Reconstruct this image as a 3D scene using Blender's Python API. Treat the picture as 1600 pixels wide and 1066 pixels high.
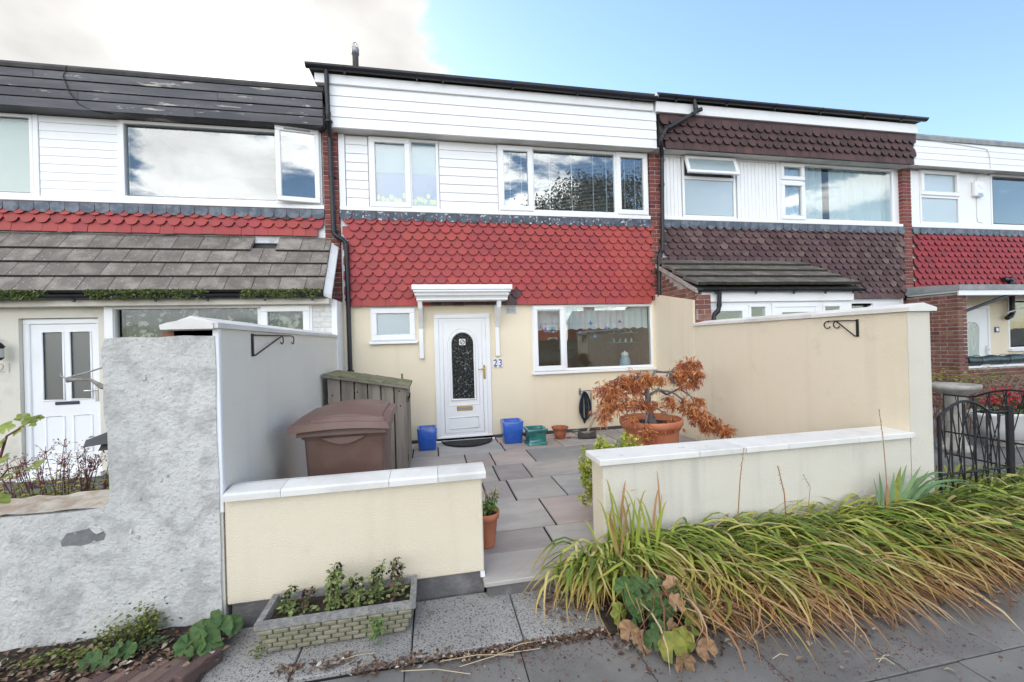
import bpy, bmesh, math, random
from math import sin, cos, pi, radians, sqrt, atan2
from mathutils import Matrix, Vector
for o in list(bpy.data.objects): bpy.data.objects.remove(o)
SC = bpy.context.scene
COL = SC.collection
RND = random.Random(23)

# ------------------------------------------------------------------ camera
cd = bpy.data.cameras.new('camera')
cd.sensor_fit = 'HORIZONTAL'; cd.sensor_width = 36.0; cd.lens = 649.17 / 1600 * 36
cd.clip_start = 0.05; cd.clip_end = 3000
camo = bpy.data.objects.new('camera', cd); COL.objects.link(camo)
yaw, pitch, roll = 0.1927, 0.00133, -0.02891
F_ = Vector((sin(yaw)*cos(pitch), cos(yaw)*cos(pitch), sin(pitch)))
R0 = Vector((cos(yaw), -sin(yaw), 0)); U0 = R0.cross(F_)
R_ = cos(roll)*R0 + sin(roll)*U0; U_ = -sin(roll)*R0 + cos(roll)*U0
camo.matrix_world = Matrix(((R_.x, U_.x, -F_.x, 0.0), (R_.y, U_.y, -F_.y, -6.857), (R_.z, U_.z, -F_.z, 1.584), (0, 0, 0, 1)))
SC.camera = camo

# ------------------------------------------------------------------ sky, sun, exposure
SUN_EL, SUN_AZ = radians(29.5), radians(-21)          # azimuth from +Y (behind the houses) towards +X
SKY_STRENGTH = 0.12
CLOUD_A, CLOUD_B = 2.5, 15.0
W = bpy.data.worlds.new('World'); SC.world = W; W.use_nodes = True
nt = W.node_tree; N = nt.nodes; L = nt.links
for n in list(N): N.remove(n)
def nd(tree, typ, **kw):
    n = tree.nodes.new(typ)
    for k, v in kw.items(): setattr(n, k, v)
    return n
def mth(tree, op, a, b=None, c=None, clamp=False):
    n = nd(tree, 'ShaderNodeMath', operation=op, use_clamp=clamp)
    for i, v in enumerate((a, b, c)):
        if v is None: continue
        if isinstance(v, (int, float)): n.inputs[i].default_value = v
        else: tree.links.new(v, n.inputs[i])
    return n.outputs[0]
def vmt(tree, op, a, b=None):
    n = nd(tree, 'ShaderNodeVectorMath', operation=op)
    for i, v in enumerate((a, b)):
        if v is None: continue
        if isinstance(v, (tuple, list)): n.inputs[i].default_value = v
        else: tree.links.new(v, n.inputs[i])
    return n.outputs['Value'] if op in ('DOT_PRODUCT', 'LENGTH') else n.outputs[0]
out = nd(nt, 'ShaderNodeOutputWorld'); bg = nd(nt, 'ShaderNodeBackground'); bg.inputs[1].default_value = SKY_STRENGTH
sky = nd(nt, 'ShaderNodeTexSky'); sky.sky_type = 'NISHITA'; sky.sun_disc = False
sky.sun_elevation = SUN_EL; sky.sun_rotation = SUN_AZ; sky.air_density = 1.0; sky.dust_density = 0.15; sky.ozone_density = 1.5
tc = nd(nt, 'ShaderNodeTexCoord'); D = tc.outputs['Generated']
sep = nd(nt, 'ShaderNodeSeparateXYZ'); L.new(D, sep.inputs[0])
zz = mth(nt, 'MAXIMUM', mth(nt, 'ADD', sep.outputs[2], 0.18), 0.08)
comb = nd(nt, 'ShaderNodeCombineXYZ')
L.new(mth(nt, 'DIVIDE', sep.outputs[0], zz), comb.inputs[0]); L.new(mth(nt, 'DIVIDE', sep.outputs[1], zz), comb.inputs[1])
n1 = nd(nt, 'ShaderNodeTexNoise'); n1.inputs['Scale'].default_value = 1.15; n1.inputs['Detail'].default_value = 12; n1.inputs['Roughness'].default_value = 0.62
n1.inputs['Distortion'].default_value = 0.25
L.new(vmt(nt, 'ADD', comb.outputs[0], (3.1, 1.4, 0.0)), n1.inputs['Vector'])
sunv = Vector((sin(SUN_AZ)*cos(SUN_EL), cos(SUN_AZ)*cos(SUN_EL), sin(SUN_EL)))
def pxdir(px, py):
    return (F_ + R_*((px-800)/649.17) + U_*((533-py)/649.17)).normalized()
big = pxdir(90, -170)                                # the large cloud standing upper left
clr = pxdir(1330, -40)                               # the clear sky to its right
b1 = mth(nt, 'SMOOTH_MIN', mth(nt, 'MULTIPLY_ADD', vmt(nt, 'DOT_PRODUCT', D, tuple(big)), 2.6, -2.10), 0.4, 0.05)
b1 = mth(nt, 'MAXIMUM', b1, 0.0)
b2 = mth(nt, 'MAXIMUM', mth(nt, 'MULTIPLY_ADD', vmt(nt, 'DOT_PRODUCT', D, tuple(clr)), 1.5, -1.05), 0.0)
cov = mth(nt, 'SUBTRACT', mth(nt, 'ADD', mth(nt, 'MULTIPLY_ADD', n1.outputs[0], 1.5, -.25), b1), b2)
cov = mth(nt, 'ADD', cov, mth(nt, 'MULTIPLY', sep.outputs[0], -0.11))      # the cloud bank lies to the left, the sky clears to the right
mr = nd(nt, 'ShaderNodeMapRange', interpolation_type='SMOOTHSTEP'); mr.inputs[1].default_value = 0.47; mr.inputs[2].default_value = 0.57
L.new(cov, mr.inputs[0])
hz = nd(nt, 'ShaderNodeMapRange', interpolation_type='SMOOTHSTEP'); hz.inputs[1].default_value = -0.02; hz.inputs[2].default_value = 0.12
L.new(sep.outputs[2], hz.inputs[0])
mask = mth(nt, 'MULTIPLY', mr.outputs[0], hz.outputs[0])
n2 = nd(nt, 'ShaderNodeTexNoise'); n2.inputs['Scale'].default_value = 2.4; n2.inputs['Detail'].default_value = 6
L.new(comb.outputs[0], n2.inputs['Vector'])
ds = vmt(nt, 'DOT_PRODUCT', D, tuple(sunv))             # clouds facing away from the sun side are front-lit, those before it back-lit
sd = mth(nt, 'MAXIMUM', ds, 0.0)
front = mth(nt, 'MULTIPLY_ADD', ds, -0.5, 0.5)
glow = mth(nt, 'ADD', mth(nt, 'MULTIPLY', mth(nt, 'POWER', sd, 40), 0.7), mth(nt, 'MULTIPLY', mth(nt, 'POWER', sd, 200), 2.5))
shade = mth(nt, 'MULTIPLY_ADD', n2.outputs[0], 1.5, 0.28)
lum = mth(nt, 'ADD', mth(nt, 'MULTIPLY', mth(nt, 'MULTIPLY_ADD', front, CLOUD_B, CLOUD_A), shade), glow)
cc = nd(nt, 'ShaderNodeMix', data_type='RGBA', blend_type='MULTIPLY'); cc.inputs[0].default_value = 1.0
ct = nd(nt, 'ShaderNodeMix', data_type='RGBA'); L.new(front, ct.inputs[0]); ct.inputs[6].default_value = (1.0, 0.98, 0.95, 1); ct.inputs[7].default_value = (0.985, 0.99, 1.0, 1); L.new(ct.outputs[2], cc.inputs[6])
cl = nd(nt, 'ShaderNodeCombineColor'); [L.new(lum, cl.inputs[i]) for i in range(3)]
L.new(cl.outputs[0], cc.inputs[7])
mx = nd(nt, 'ShaderNodeMix', data_type='RGBA')
L.new(mask, mx.inputs[0]); L.new(sky.outputs[0], mx.inputs[6]); L.new(cc.outputs[2], mx.inputs[7])
L.new(mx.outputs[2], bg.inputs[0]); L.new(bg.outputs[0], out.inputs[0])
sd_ = bpy.data.lights.new('sun', 'SUN'); sd_.energy = 3.5; sd_.angle = radians(0.5); sd_.color = (1.0, 0.94, 0.86)
suno = bpy.data.objects.new('sun', sd_); COL.objects.link(suno); suno.location = (-8, 18, 14)
suno.rotation_euler = sunv.to_track_quat('Z', 'Y').to_euler()
SC.view_settings.view_transform = 'Standard'; SC.view_settings.look = 'None'
SC.view_settings.gamma = 1.0; SC.view_settings.use_curve_mapping = False
SC.view_settings.exposure = 1.45
SC.cycles.max_bounces = 7; SC.cycles.transparent_max_bounces = 8; SC.cycles.glossy_bounces = 3

# ------------------------------------------------------------------ material helper
MAT = {}
def mat(name, c1, c2=None, scale=6.0, lo=0.35, hi=0.65, rough=0.8, var=0.0, bump=0.0, bscale=80.0, bdist=0.01,
        spots=None, sscale=30.0, slo=0.6, shi=0.7, streak=None, metal=0.0, island=None, spec=0.4, trans=0.0, stretch=None, hue=0.0, coat=0.0, detail=6.0, tip=None, bdet=5.0):
    """one procedural surface: base colour mottled towards c2, optional spots / vertical streaks / per-object variation / fine relief"""
    m = bpy.data.materials.new(name); m.use_nodes = True; t = m.node_tree
    b = t.nodes['Principled BSDF']; b.inputs['Roughness'].default_value = rough; b.inputs['Metallic'].default_value = metal
    b.inputs['Specular IOR Level'].default_value = spec
    if coat: b.inputs['Coat Weight'].default_value = coat
    geo = nd(t, 'ShaderNodeNewGeometry'); P = geo.outputs['Position']
    oi = nd(t, 'ShaderNodeObjectInfo')
    if stretch:
        P = vmt(t, 'MULTIPLY', P, stretch)
    off = nd(t, 'ShaderNodeCombineXYZ')
    if var:
        k = mth(t, 'MULTIPLY', oi.outputs['Random'], 37.0); L2 = t.links
        for i in range(3): L2.new(k, off.inputs[i])
        P = vmt(t, 'ADD', P, off.outputs[0])
    def noise(s, d=detail, r=0.6):
        n = nd(t, 'ShaderNodeTexNoise'); n.inputs['Scale'].default_value = s; n.inputs['Detail'].default_value = d; n.inputs['Roughness'].default_value = r
        t.links.new(P, n.inputs['Vector']); return n.outputs[0]
    def rng(v, a, c):
        q = nd(t, 'ShaderNodeMapRange', interpolation_type='SMOOTHSTEP'); q.inputs[1].default_value = a; q.inputs[2].default_value = c
        t.links.new(v, q.inputs[0]); return q.outputs[0]
    def mixc(f, a, c, blend='MIX'):
        q = nd(t, 'ShaderNodeMix', data_type='RGBA', blend_type=blend)
        for i, v in ((0, f), (6, a), (7, c)):
            if isinstance(v, (int, float)): q.inputs[i].default_value = v
            elif isinstance(v, tuple): q.inputs[i].default_value = (v[0], v[1], v[2], 1)
            else: t.links.new(v, q.inputs[i])
        return q.outputs[2]
    col = c1
    if island:                                        # ramp of colours, one per separate leaf or blade
        r = nd(t, 'ShaderNodeValToRGB'); e = r.color_ramp.elements
        while len(e) < len(island): e.new(0.5)
        for i, c in enumerate(island): e[i].position = c[0]; e[i].color = (c[1], c[2], c[3], 1)
        t.links.new(geo.outputs['Random Per Island'], r.inputs[0]); col = r.outputs[0]
    if c2: col = mixc(rng(noise(scale), lo, hi), col, c2)
    if tip:                                           # leaf tips withering: (colour, from, to, amount) along the blade
        at = nd(t, 'ShaderNodeAttribute', attribute_name='along')
        col = mixc(mth(t, 'MULTIPLY', rng(at.outputs['Fac'], tip[1], tip[2]), tip[3]), col, tip[0])
    if streak:
        s = nd(t, 'ShaderNodeTexNoise'); s.inputs['Scale'].default_value = streak[1]; s.inputs['Detail'].default_value = 5
        t.links.new(vmt(t, 'MULTIPLY', geo.outputs['Position'], (1, 1, 0.07)), s.inputs['Vector'])
        col = mixc(mth(t, 'MULTIPLY', rng(s.outputs[0], streak[2], streak[3]), streak[4]), col, streak[0])
    if spots: col = mixc(rng(noise(sscale, 4, 0.7), slo, shi), col, spots)
    if var:
        hs = nd(t, 'ShaderNodeHueSaturation'); hs.inputs['Saturation'].default_value = 1.0
        t.links.new(mth(t, 'MULTIPLY_ADD', oi.outputs['Random'], 2*var, 1.0-var), hs.inputs['Value'])
        if hue:
            rr = mth(t, 'FRACT', mth(t, 'MULTIPLY', oi.outputs['Random'], 17.3))
            t.links.new(mth(t, 'MULTIPLY_ADD', rr, 2*hue, 0.5-hue), hs.inputs['Hue'])
        if isinstance(col, tuple): hs.inputs['Color'].default_value = (col[0], col[1], col[2], 1)
        else: t.links.new(col, hs.inputs['Color'])
        col = hs.outputs[0]
    if isinstance(col, tuple): b.inputs['Base Color'].default_value = (col[0], col[1], col[2], 1)
    else: t.links.new(col, b.inputs['Base Color'])
    if bump:
        bn = nd(t, 'ShaderNodeBump'); bn.inputs['Strength'].default_value = bump; bn.inputs['Distance'].default_value = bdist
        t.links.new(noise(bscale, bdet, 0.65), bn.inputs['Height']); t.links.new(bn.outputs[0], b.inputs['Normal'])
    if trans:
        tr = nd(t, 'ShaderNodeBsdfTranslucent'); ms = nd(t, 'ShaderNodeMixShader'); ms.inputs[0].default_value = trans
        if isinstance(col, tuple): tr.inputs[0].default_value = (col[0], col[1], col[2], 1)
        else: t.links.new(col, tr.inputs[0])
        o = t.nodes['Material Output']
        t.links.new(b.outputs[0], ms.inputs[1]); t.links.new(tr.outputs[0], ms.inputs[2]); t.links.new(ms.outputs[0], o.inputs[0])
    MAT[name] = m
    return m
def glass(name, refl=0.22, tint=(0.9, 0.95, 0.95), wob=0.02, wscale=3.0, rough=0.0, frost=0.0, fcol=(0.7, 0.8, 0.8)):
    m = bpy.data.materials.new(name); m.use_nodes = True; t = m.node_tree
    for n in list(t.nodes): t.nodes.remove(n)
    o = nd(t, 'ShaderNodeOutputMaterial'); tr = nd(t, 'ShaderNodeBsdfTransparent'); tr.inputs[0].default_value = (*tint, 1)
    g = nd(t, 'ShaderNodeBsdfGlossy'); g.inputs['Roughness'].default_value = rough
    ms = nd(t, 'ShaderNodeMixShader'); gg = nd(t, 'ShaderNodeNewGeometry')
    ca = mth(t, 'ABSOLUTE', vmt(t, 'DOT_PRODUCT', gg.outputs['Incoming'], gg.outputs['Normal']))      # Schlick, same from both sides of the pane
    fr = mth(t, 'MULTIPLY_ADD', mth(t, 'POWER', mth(t, 'SUBTRACT', 1.0, ca), 5.0), 0.96, 0.04)
    t.links.new(mth(t, 'ADD', fr, refl, clamp=True), ms.inputs[0])
    nz = nd(t, 'ShaderNodeTexNoise'); nz.inputs['Scale'].default_value = wscale; nz.inputs['Detail'].default_value = 1 if not frost else 3
    ge = nd(t, 'ShaderNodeNewGeometry'); t.links.new(ge.outputs['Position'], nz.inputs['Vector'])
    bn = nd(t, 'ShaderNodeBump'); bn.inputs['Strength'].default_value = wob; bn.inputs['Distance'].default_value = 0.05 if not frost else 0.01
    t.links.new(nz.outputs[0], bn.inputs['Height']); t.links.new(bn.outputs[0], g.inputs['Normal'])
    back = tr.outputs[0]
    if frost:
        df = nd(t, 'ShaderNodeBsdfTranslucent'); df.inputs[0].default_value = (*fcol, 1)
        d2 = nd(t, 'ShaderNodeBsdfDiffuse'); d2.inputs[0].default_value = (*fcol, 1); t.links.new(bn.outputs[0], d2.inputs['Normal'])
        m0 = nd(t, 'ShaderNodeMixShader'); m0.inputs[0].default_value = 0.6; t.links.new(df.outputs[0], m0.inputs[1]); t.links.new(d2.outputs[0], m0.inputs[2])
        m1 = nd(t, 'ShaderNodeMixShader'); m1.inputs[0].default_value = frost
        t.links.new(tr.outputs[0], m1.inputs[1]); t.links.new(m0.outputs[0], m1.inputs[2]); back = m1.outputs[0]
    t.links.new(back, ms.inputs[1]); t.links.new(g.outputs[0], ms.inputs[2]); t.links.new(ms.outputs[0], o.inputs[0])
    MAT[name] = m
    return m

# ------------------------------------------------------------------ mesh helper
class MB:
    def __init__(s): s.v = []; s.f = []; s.M = Matrix.Identity(4); s.sm = []; s.al = {}
    def add(s, vs, fs, smooth=False):
        n = len(s.v); M = s.M
        s.v += [tuple(M @ Vector(p)) for p in vs]; s.f += [tuple(i+n for i in f) for f in fs]; s.sm += [smooth]*len(fs); return s
    def box(s, x0, x1, y0, y1, z0, z1, c=0.0):
        if c <= 0:
            return s.add([(x0,y0,z0),(x1,y0,z0),(x1,y1,z0),(x0,y1,z0),(x0,y0,z1),(x1,y0,z1),(x1,y1,z1),(x0,y1,z1)],
                         [(0,3,2,1),(4,5,6,7),(0,1,5,4),(1,2,6,5),(2,3,7,6),(3,0,4,7)])
        c = min(c, (x1-x0)*.45, (y1-y0)*.45, (z1-z0)*.45)
        v = []; idx = {}
        for sx in (0,1):
            for sy in (0,1):
                for sz in (0,1):
                    for a in range(3):
                        p = [x1-c if sx else x0+c, y1-c if sy else y0+c, z1-c if sz else z0+c]
                        p[a] = ((x0,x1)[sx], (y0,y1)[sy], (z0,z1)[sz])[a]
                        idx[sx,sy,sz,a] = len(v); v.append(tuple(p))
        f = []
        def q(*k):
            f.append(tuple(idx[i] for i in k))
        for a in range(3):
            b, c2 = (a+1) % 3, (a+2) % 3
            for sv in (0,1):
                ks = []
                for (p, r) in ((0,0),(1,0),(1,1),(0,1)):
                    t = [0,0,0]; t[a] = sv; t[b] = p; t[c2] = r; ks.append((*t, a))
                q(*(ks if sv else ks[::-1]))
            for p in (0,1):
                for r in (0,1):
                    t0 = [0,0,0]; t0[a] = 0; t0[b] = p; t0[c2] = r; t1 = list(t0); t1[a] = 1
                    k = [(*t0, b), (*t1, b), (*t1, c2), (*t0, c2)]
                    q(*(k if (p ^ r) else k[::-1]))
        for sx in (0,1):
            for sy in (0,1):
                for sz in (0,1):
                    k = [(sx,sy,sz,0),(sx,sy,sz,1),(sx,sy,sz,2)]
                    q(*(k if (sx+sy+sz) % 2 else k[::-1]))
        return s.add(v, f)
    def prism(s, poly, axis, a, b):
        """poly of 2D points extruded along axis from a to b; poly in (X,Z) for Y, (Y,Z) for X, (X,Y) for Z"""
        n = len(poly)
        def P(p, t): return {'Y': (p[0], t, p[1]), 'X': (t, p[0], p[1]), 'Z': (p[0], p[1], t)}[axis]
        v = [P(p, a) for p in poly] + [P(p, b) for p in poly]
        f = [tuple(range(n)), tuple(range(2*n-1, n-1, -1))] + [(i, i+n, (i+1) % n+n, (i+1) % n) for i in range(n)]
        return s.add(v, f)
    def tube(s, pts, r, n=8, cap=True):
        pts = [Vector(p) for p in pts]; rs = r if isinstance(r, (list, tuple)) else [r]*len(pts)
        v = []; f = []; up = None
        for i, p in enumerate(pts):
            d = (pts[min(i+1, len(pts)-1)] - pts[max(i-1, 0)])
            d = d.normalized() if d.length > 1e-9 else Vector((0,0,1))
            if up is None:
                up = Vector((0,0,1)) if abs(d.z) < .9 else Vector((1,0,0))
            a = d.cross(up);
            if a.length < 1e-6: a = d.cross(Vector((0,1,0)))
            a.normalize(); b = a.cross(d).normalized(); up = b
            for k in range(n):
                t = 2*pi*k/n; v.append(tuple(p + (a*cos(t)+b*sin(t))*rs[i]))
        for i in range(len(pts)-1):
            for k in range(n):
                f.append((i*n+k, (i+1)*n+k, (i+1)*n+(k+1) % n, i*n+(k+1) % n))
        s.add(v, f, n > 4)
        if cap: s.add(v[:n], [tuple(range(n))]); s.add(v[-n:], [tuple(range(n-1, -1, -1))])
        return s
    def lathe(s, prof, n=24, cx=0, cy=0, z0=0, wob=None):
        v = []; f = []
        for (r, z) in prof:
            for k in range(n):
                t = 2*pi*k/n; rr = r*(wob(k, n, z) if wob else 1); v.append((cx+rr*cos(t), cy+rr*sin(t), z0+z))
        for i in range(len(prof)-1):
            for k in range(n):
                f.append((i*n+k, i*n+(k+1) % n, (i+1)*n+(k+1) % n, (i+1)*n+k))
        return s.add(v, f, True)
    def strip(s, pts, w, nrm=(0,-1,0), smooth=True):
        """ribbon through pts, widths w, lying across nrm"""
        v = []; f = []; pts = [Vector(p) for p in pts]; nr = Vector(nrm)
        for i, p in enumerate(pts):
            d = pts[min(i+1, len(pts)-1)] - pts[max(i-1, 0)]
            a = d.cross(nr)
            a = a.normalized() if a.length > 1e-7 else Vector((1,0,0))
            ww = w[i] if isinstance(w, (list, tuple)) else w
            v += [tuple(p - a*ww), tuple(p + a*ww)]
        for i in range(len(pts)-1): f.append((2*i, 2*i+1, 2*i+3, 2*i+2))
        n0 = len(s.v)
        for i in range(len(v)): s.al[n0+i] = (i//2)/(len(pts)-1)
        return s.add(v, f, smooth)
    def mesh(s, name, m):
        me = bpy.data.meshes.new(name); me.from_pydata(s.v, [], s.f)
        me.polygons.foreach_set('use_smooth', s.sm)
        for mm in (m if isinstance(m, (list, tuple)) else [m]): me.materials.append(MAT[mm] if isinstance(mm, str) else mm)
        if s.al:
            at = me.attributes.new('along', 'FLOAT', 'POINT')
            for i, q in s.al.items(): at.data[i].value = q
        me.validate(); me.update(); return me
    def build(s, name, m, parent=None, **kw):
        return obj(name, s.mesh(name, m), parent, **kw)
LOC = {}
def obj(name, me, parent=None, loc=(0,0,0), rot=(0,0,0), label=None, cat=None, group=None, kind=None):
    o = bpy.data.objects.new(name, me); COL.objects.link(o)
    o.location = loc; o.rotation_euler = rot
    if parent is not None:
        o.parent = parent; o.matrix_parent_inverse = Matrix.Translation(-Vector(LOC[parent.name]))
    LOC[o.name] = tuple(loc)
    if label: o['label'] = label
    if cat: o['category'] = cat
    if group: o['group'] = group
    if kind: o['kind'] = kind
    return o
def thing(name, label, cat, loc, group=None):
    return obj(name, None, None, loc=loc, label=label, cat=cat, group=group)
# ------------------------------------------------------------------ materials
mat('red_tile', (0.355,0.054,0.052), (0.29,0.048,0.050), 1.4, .42, .68, rough=.62, var=.075, hue=.004, bump=.25, bscale=120, bdist=.004, spots=(.42,.22,.22), sscale=7, slo=.66, shi=.84)
mat('scarlet_tile', (0.30,0.022,0.028), (0.20,0.03,0.035), 2.2, .45, .7, rough=.6, var=.12, bump=.25, bscale=120, bdist=.004)
mat('plum_tile', (0.088,0.048,0.050), (0.14,0.092,0.086), 2.6, .45, .68, rough=.75, var=.24, bump=.3, bscale=120, bdist=.004, hue=.02, spots=(.22,.19,.16), sscale=11, slo=.66, shi=.8)
mat('brown_tile', (0.090,0.045,0.042), (0.06,0.034,0.034), 3, rough=.7, var=.15, bump=.3, bscale=120, bdist=.004)
mat('red_edge_shadow', (0.085,0.018,0.022), rough=.8)
mat('plum_edge_shadow', (0.022,0.014,0.015), rough=.9)
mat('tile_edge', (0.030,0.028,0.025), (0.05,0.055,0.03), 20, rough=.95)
mat('lead', (0.05,0.06,0.085), (0.10,0.12,0.15), 9, .4, .65, rough=.55, bump=.3, bscale=40, spots=(.55,.57,.58), sscale=17, slo=.57, shi=.63)
mat('lead_old', (0.08,0.10,0.13), (0.17,0.19,0.22), 9, .4, .65, rough=.6, bump=.3, bscale=40)
mat('lead_white', (0.62,0.63,0.64), (0.4,0.42,0.44), 5, .5, .7, rough=.6, bump=.5, bscale=25, bdist=.02)
mat('pvc', (0.82,0.83,0.84), (0.78,0.78,0.77), 1.5, .45, .75, rough=.35, bump=.02, bscale=8, streak=((.62,.61,.58), 9, .64, .9, .25))
mat('pvc_board', (0.82,0.83,0.84), (0.77,0.77,0.76), 1.2, .45, .8, rough=.42, var=.02, bump=.03, bscale=300, streak=((.60,.59,.56), 7, .66, .95, .25))
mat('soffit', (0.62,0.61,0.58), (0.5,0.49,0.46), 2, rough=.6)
mat('black_board', (0.055,0.057,0.068), (0.105,0.105,0.112), 3, .4, .7, rough=.5, var=.18, bump=.5, bscale=22, bdist=.01, spots=(.36,.34,.30), sscale=5.5, slo=.60, shi=.66, stretch=(.35,1,2.2))
mat('black_pvc', (0.013,0.014,0.020), (0.03,0.03,0.035), 8, .5, .8, rough=.34)
mat('grey_felt', (0.22,0.24,0.25), (0.32,0.33,0.33), 4, rough=.85, bump=.3, bscale=40)
mat('roof_dark', (0.035,0.033,0.036), (0.06,0.058,0.055), 4, rough=.85, bump=.4, bscale=30)
mat('brick_red', (0.22,0.058,0.048), (0.15,0.05,0.045), 12, .4, .65, rough=.85, var=.28, bump=.5, bscale=70, bdist=.006, hue=.012, spots=(.5,.46,.42), sscale=24, slo=.74, shi=.82)
mat('brick_brown', (0.17,0.072,0.052), (0.24,0.12,0.09), 9, .45, .7, rough=.88, var=.3, bump=.5, bscale=60, bdist=.006, hue=.015, spots=(.5,.46,.42), sscale=22, slo=.72, shi=.82)
mat('brick_white', (0.72,0.72,0.70), (0.6,0.6,0.58), 9, rough=.75, var=.06, bump=.5, bscale=50, bdist=.006)
mat('mortar', (0.42,0.38,0.35), (0.3,0.27,0.25), 10, rough=.95, bump=.5, bscale=90)
mat('mortar_white', (0.62,0.62,0.60), rough=.9)
mat('cream_render', (0.80,0.705,0.535), (0.76,0.665,0.50), .9, .4, .75, rough=.85, bump=.45, bscale=170, bdist=.006, streak=((.60,.52,.38), 5, .52, .78, .22))
mat('stucco_21', (0.66,0.63,0.55), (0.52,0.49,0.43), 2.2, .5, .75, rough=.9, bump=.5, bscale=90, bdist=.008, spots=(.35,.31,.27), sscale=5, slo=.68, shi=.74)
mat('concrete_tile', (0.165,0.140,0.125), (0.27,0.24,0.21), 5, .40, .68, rough=.9, var=.12, bump=.5, bscale=60, bdist=.008, spots=(.42,.42,.36), sscale=34, slo=.60, shi=.68)
mat('slate_tile', (0.115,0.098,0.088), (0.21,0.185,0.16), 4, .45, .7, rough=.85, var=.15, bump=.5, bscale=60, bdist=.008, spots=(.25,.24,.2), sscale=30, slo=.66, shi=.74)
mat('moss', (0.05,0.085,0.018), island=[(0,.045,.075,.014),(.6,.085,.12,.03),(1,.17,.17,.07)], rough=.9)
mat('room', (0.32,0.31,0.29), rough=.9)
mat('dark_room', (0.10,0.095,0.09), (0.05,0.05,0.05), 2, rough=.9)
mat('curtain', (0.84,0.86,0.87), rough=.9, trans=.25)
mat('cornflower', (0.10,0.20,0.55), rough=.7)
glass('pane', .03)
glass('pane_bright', .12, wob=.006, wscale=1.2)
glass('pane_dark', .0)
glass('pane_clear', .02)
glass('pane_obscure', .10, rough=.05, wob=.25, wscale=70, frost=.10, fcol=(.45,.6,.8))
glass('pane_frosted', .14, rough=.12, wob=.35, wscale=60, frost=.75, fcol=(.62,.74,.78))
glass('pane_opal', .10, rough=.2, wob=.2, wscale=40, frost=.9, fcol=(.60,.72,.66))
glass('pane_smoke', .06, rough=.3, wob=.1, wscale=90, frost=.92, fcol=(.17,.18,.17))

# ------------------------------------------------------------------ shared builders for the terrace
def scallop_mesh(m, w=.176, h=.20, flat=False):
    hw = w/2-.0012; t = .024
    if flat: pr = [(-hw,0),(-hw,-h),(hw,-h),(hw,0)]
    else:
        r = hw*.84; dp = .060; zc = -h + dp; pr = [(-hw,0),(-hw,zc+.012),(-hw+.004,zc+.004),(-r,zc)]
        for k in range(1, 8): a = pi + pi*k/8; pr.append((r*cos(a), zc+dp*sin(a)))
        pr += [(r,zc),(hw-.004,zc+.004),(hw,zc+.012),(hw,0)]
    n = len(pr)
    yo = lambda z: -.004 + .044*z/h          # bottom edge kicks out over the course below
    v = [(x, yo(z)-t, z) for x, z in pr] + [(x, yo(z), z) for x, z in pr]
    f = [tuple(range(n)), tuple(range(2*n-1, n-1, -1))] + [(i, i+n, (i+1) % n+n, (i+1) % n) for i in range(n)]
    b = MB(); b.add(v, f); me = b.mesh('wall_tile', [m, 'plum_edge_shadow' if m in ('plum_tile','brown_tile') else 'red_edge_shadow'])
    for p in me.polygons:                            # edge coloured dark for the shadow line under each tile
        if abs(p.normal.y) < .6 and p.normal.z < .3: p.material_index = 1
    return me
def tile_hang(parent, x0, x1, zbot, rows, y, m, w=.176, gauge=.117, skip=None, name='wall_tile', special=None, flat_top=False):
    """courses of club tiles; every tile its own object, the few past the limit joined"""
    ms = scallop_mesh(m, w); mf = scallop_mesh(m, w, flat=True); rest = MB(); pos = []
    for i in range(rows):
        off = (i % 2)*.5
        n = int((x1-x0)/w) + 2
        for k in range(n):
            x = x0 + (k + off)*w
            if x - w*.5 < x0-.03 or x + w*.5 > x1+.09: continue
            zt = zbot + i*gauge + .20
            if skip and skip(x, zt-.10): continue
            pos.append((x, zt, i))
    pos.sort(key=lambda p: p[0]**2 + 40 + (p[1]-1.6)**2)
    for q, (x, zt, i) in enumerate(pos):
        me = mf if i == 0 else ms
        dx, dz, dy = RND.uniform(-.002,.002), RND.uniform(-.003,.003), RND.uniform(-.002,.002)
        slip = RND.random() < .04
        if special and special(x, zt-.15, i): mm = special(x, zt-.15, i)
        else: mm = None
        if q < 300:
            o = obj(name, me, parent, loc=(x+dx, y+dy-(.004 if slip else 0), zt+dz-(.008 if slip else 0)), rot=(0, RND.uniform(-.012,.012)*(4 if slip else 1), 0))
            if mm:
                o.material_slots[0].link = 'OBJECT'; o.material_slots[0].material = MAT[mm]
        else:
            rest.add([(x+dx+p.co.x, y+dy+p.co.y, zt+dz+p.co.z) for p in me.vertices], [tuple(p.vertices) for p in me.polygons])
    if rest.v: rest.build('wall_tile_rest', m, parent, kind='stuff')
def lead_apron(parent, x0, x1, y, z0, z1, m, w=.176, name='lead_flashing'):
    b = MB(); b.box(x0, x1, y-.030, y, z1-.075, z1, .004)
    n = int((x1-x0)/w)
    for k in range(n):
        xc = x0 + (k+.5)*(x1-x0)/n; r = (x1-x0)/n*.5; pr = []
        for j in range(0, 9):
            a = pi + pi*j/8; pr.append((xc + r*.97*cos(a), z0 + .055 + .055*sin(a) + RND.uniform(-.004,.004)))
        pr += [(xc+r*.97, z1-.01), (xc-r*.97, z1-.01)]
        tl = RND.uniform(0,.006)
        b.prism(pr[::-1], 'Y', y-.066-tl, y-.058-tl)
    b.build(name, m, parent)
BRICKS = {}
def brick_mesh(m, l):
    k = (m, round(l, 3))
    if k not in BRICKS:
        b = MB(); b.box(-l/2, l/2, -.052, .05, -.0325, .0325, .006); BRICKS[k] = b.mesh('brick', m)
    return BRICKS[k]
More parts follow.
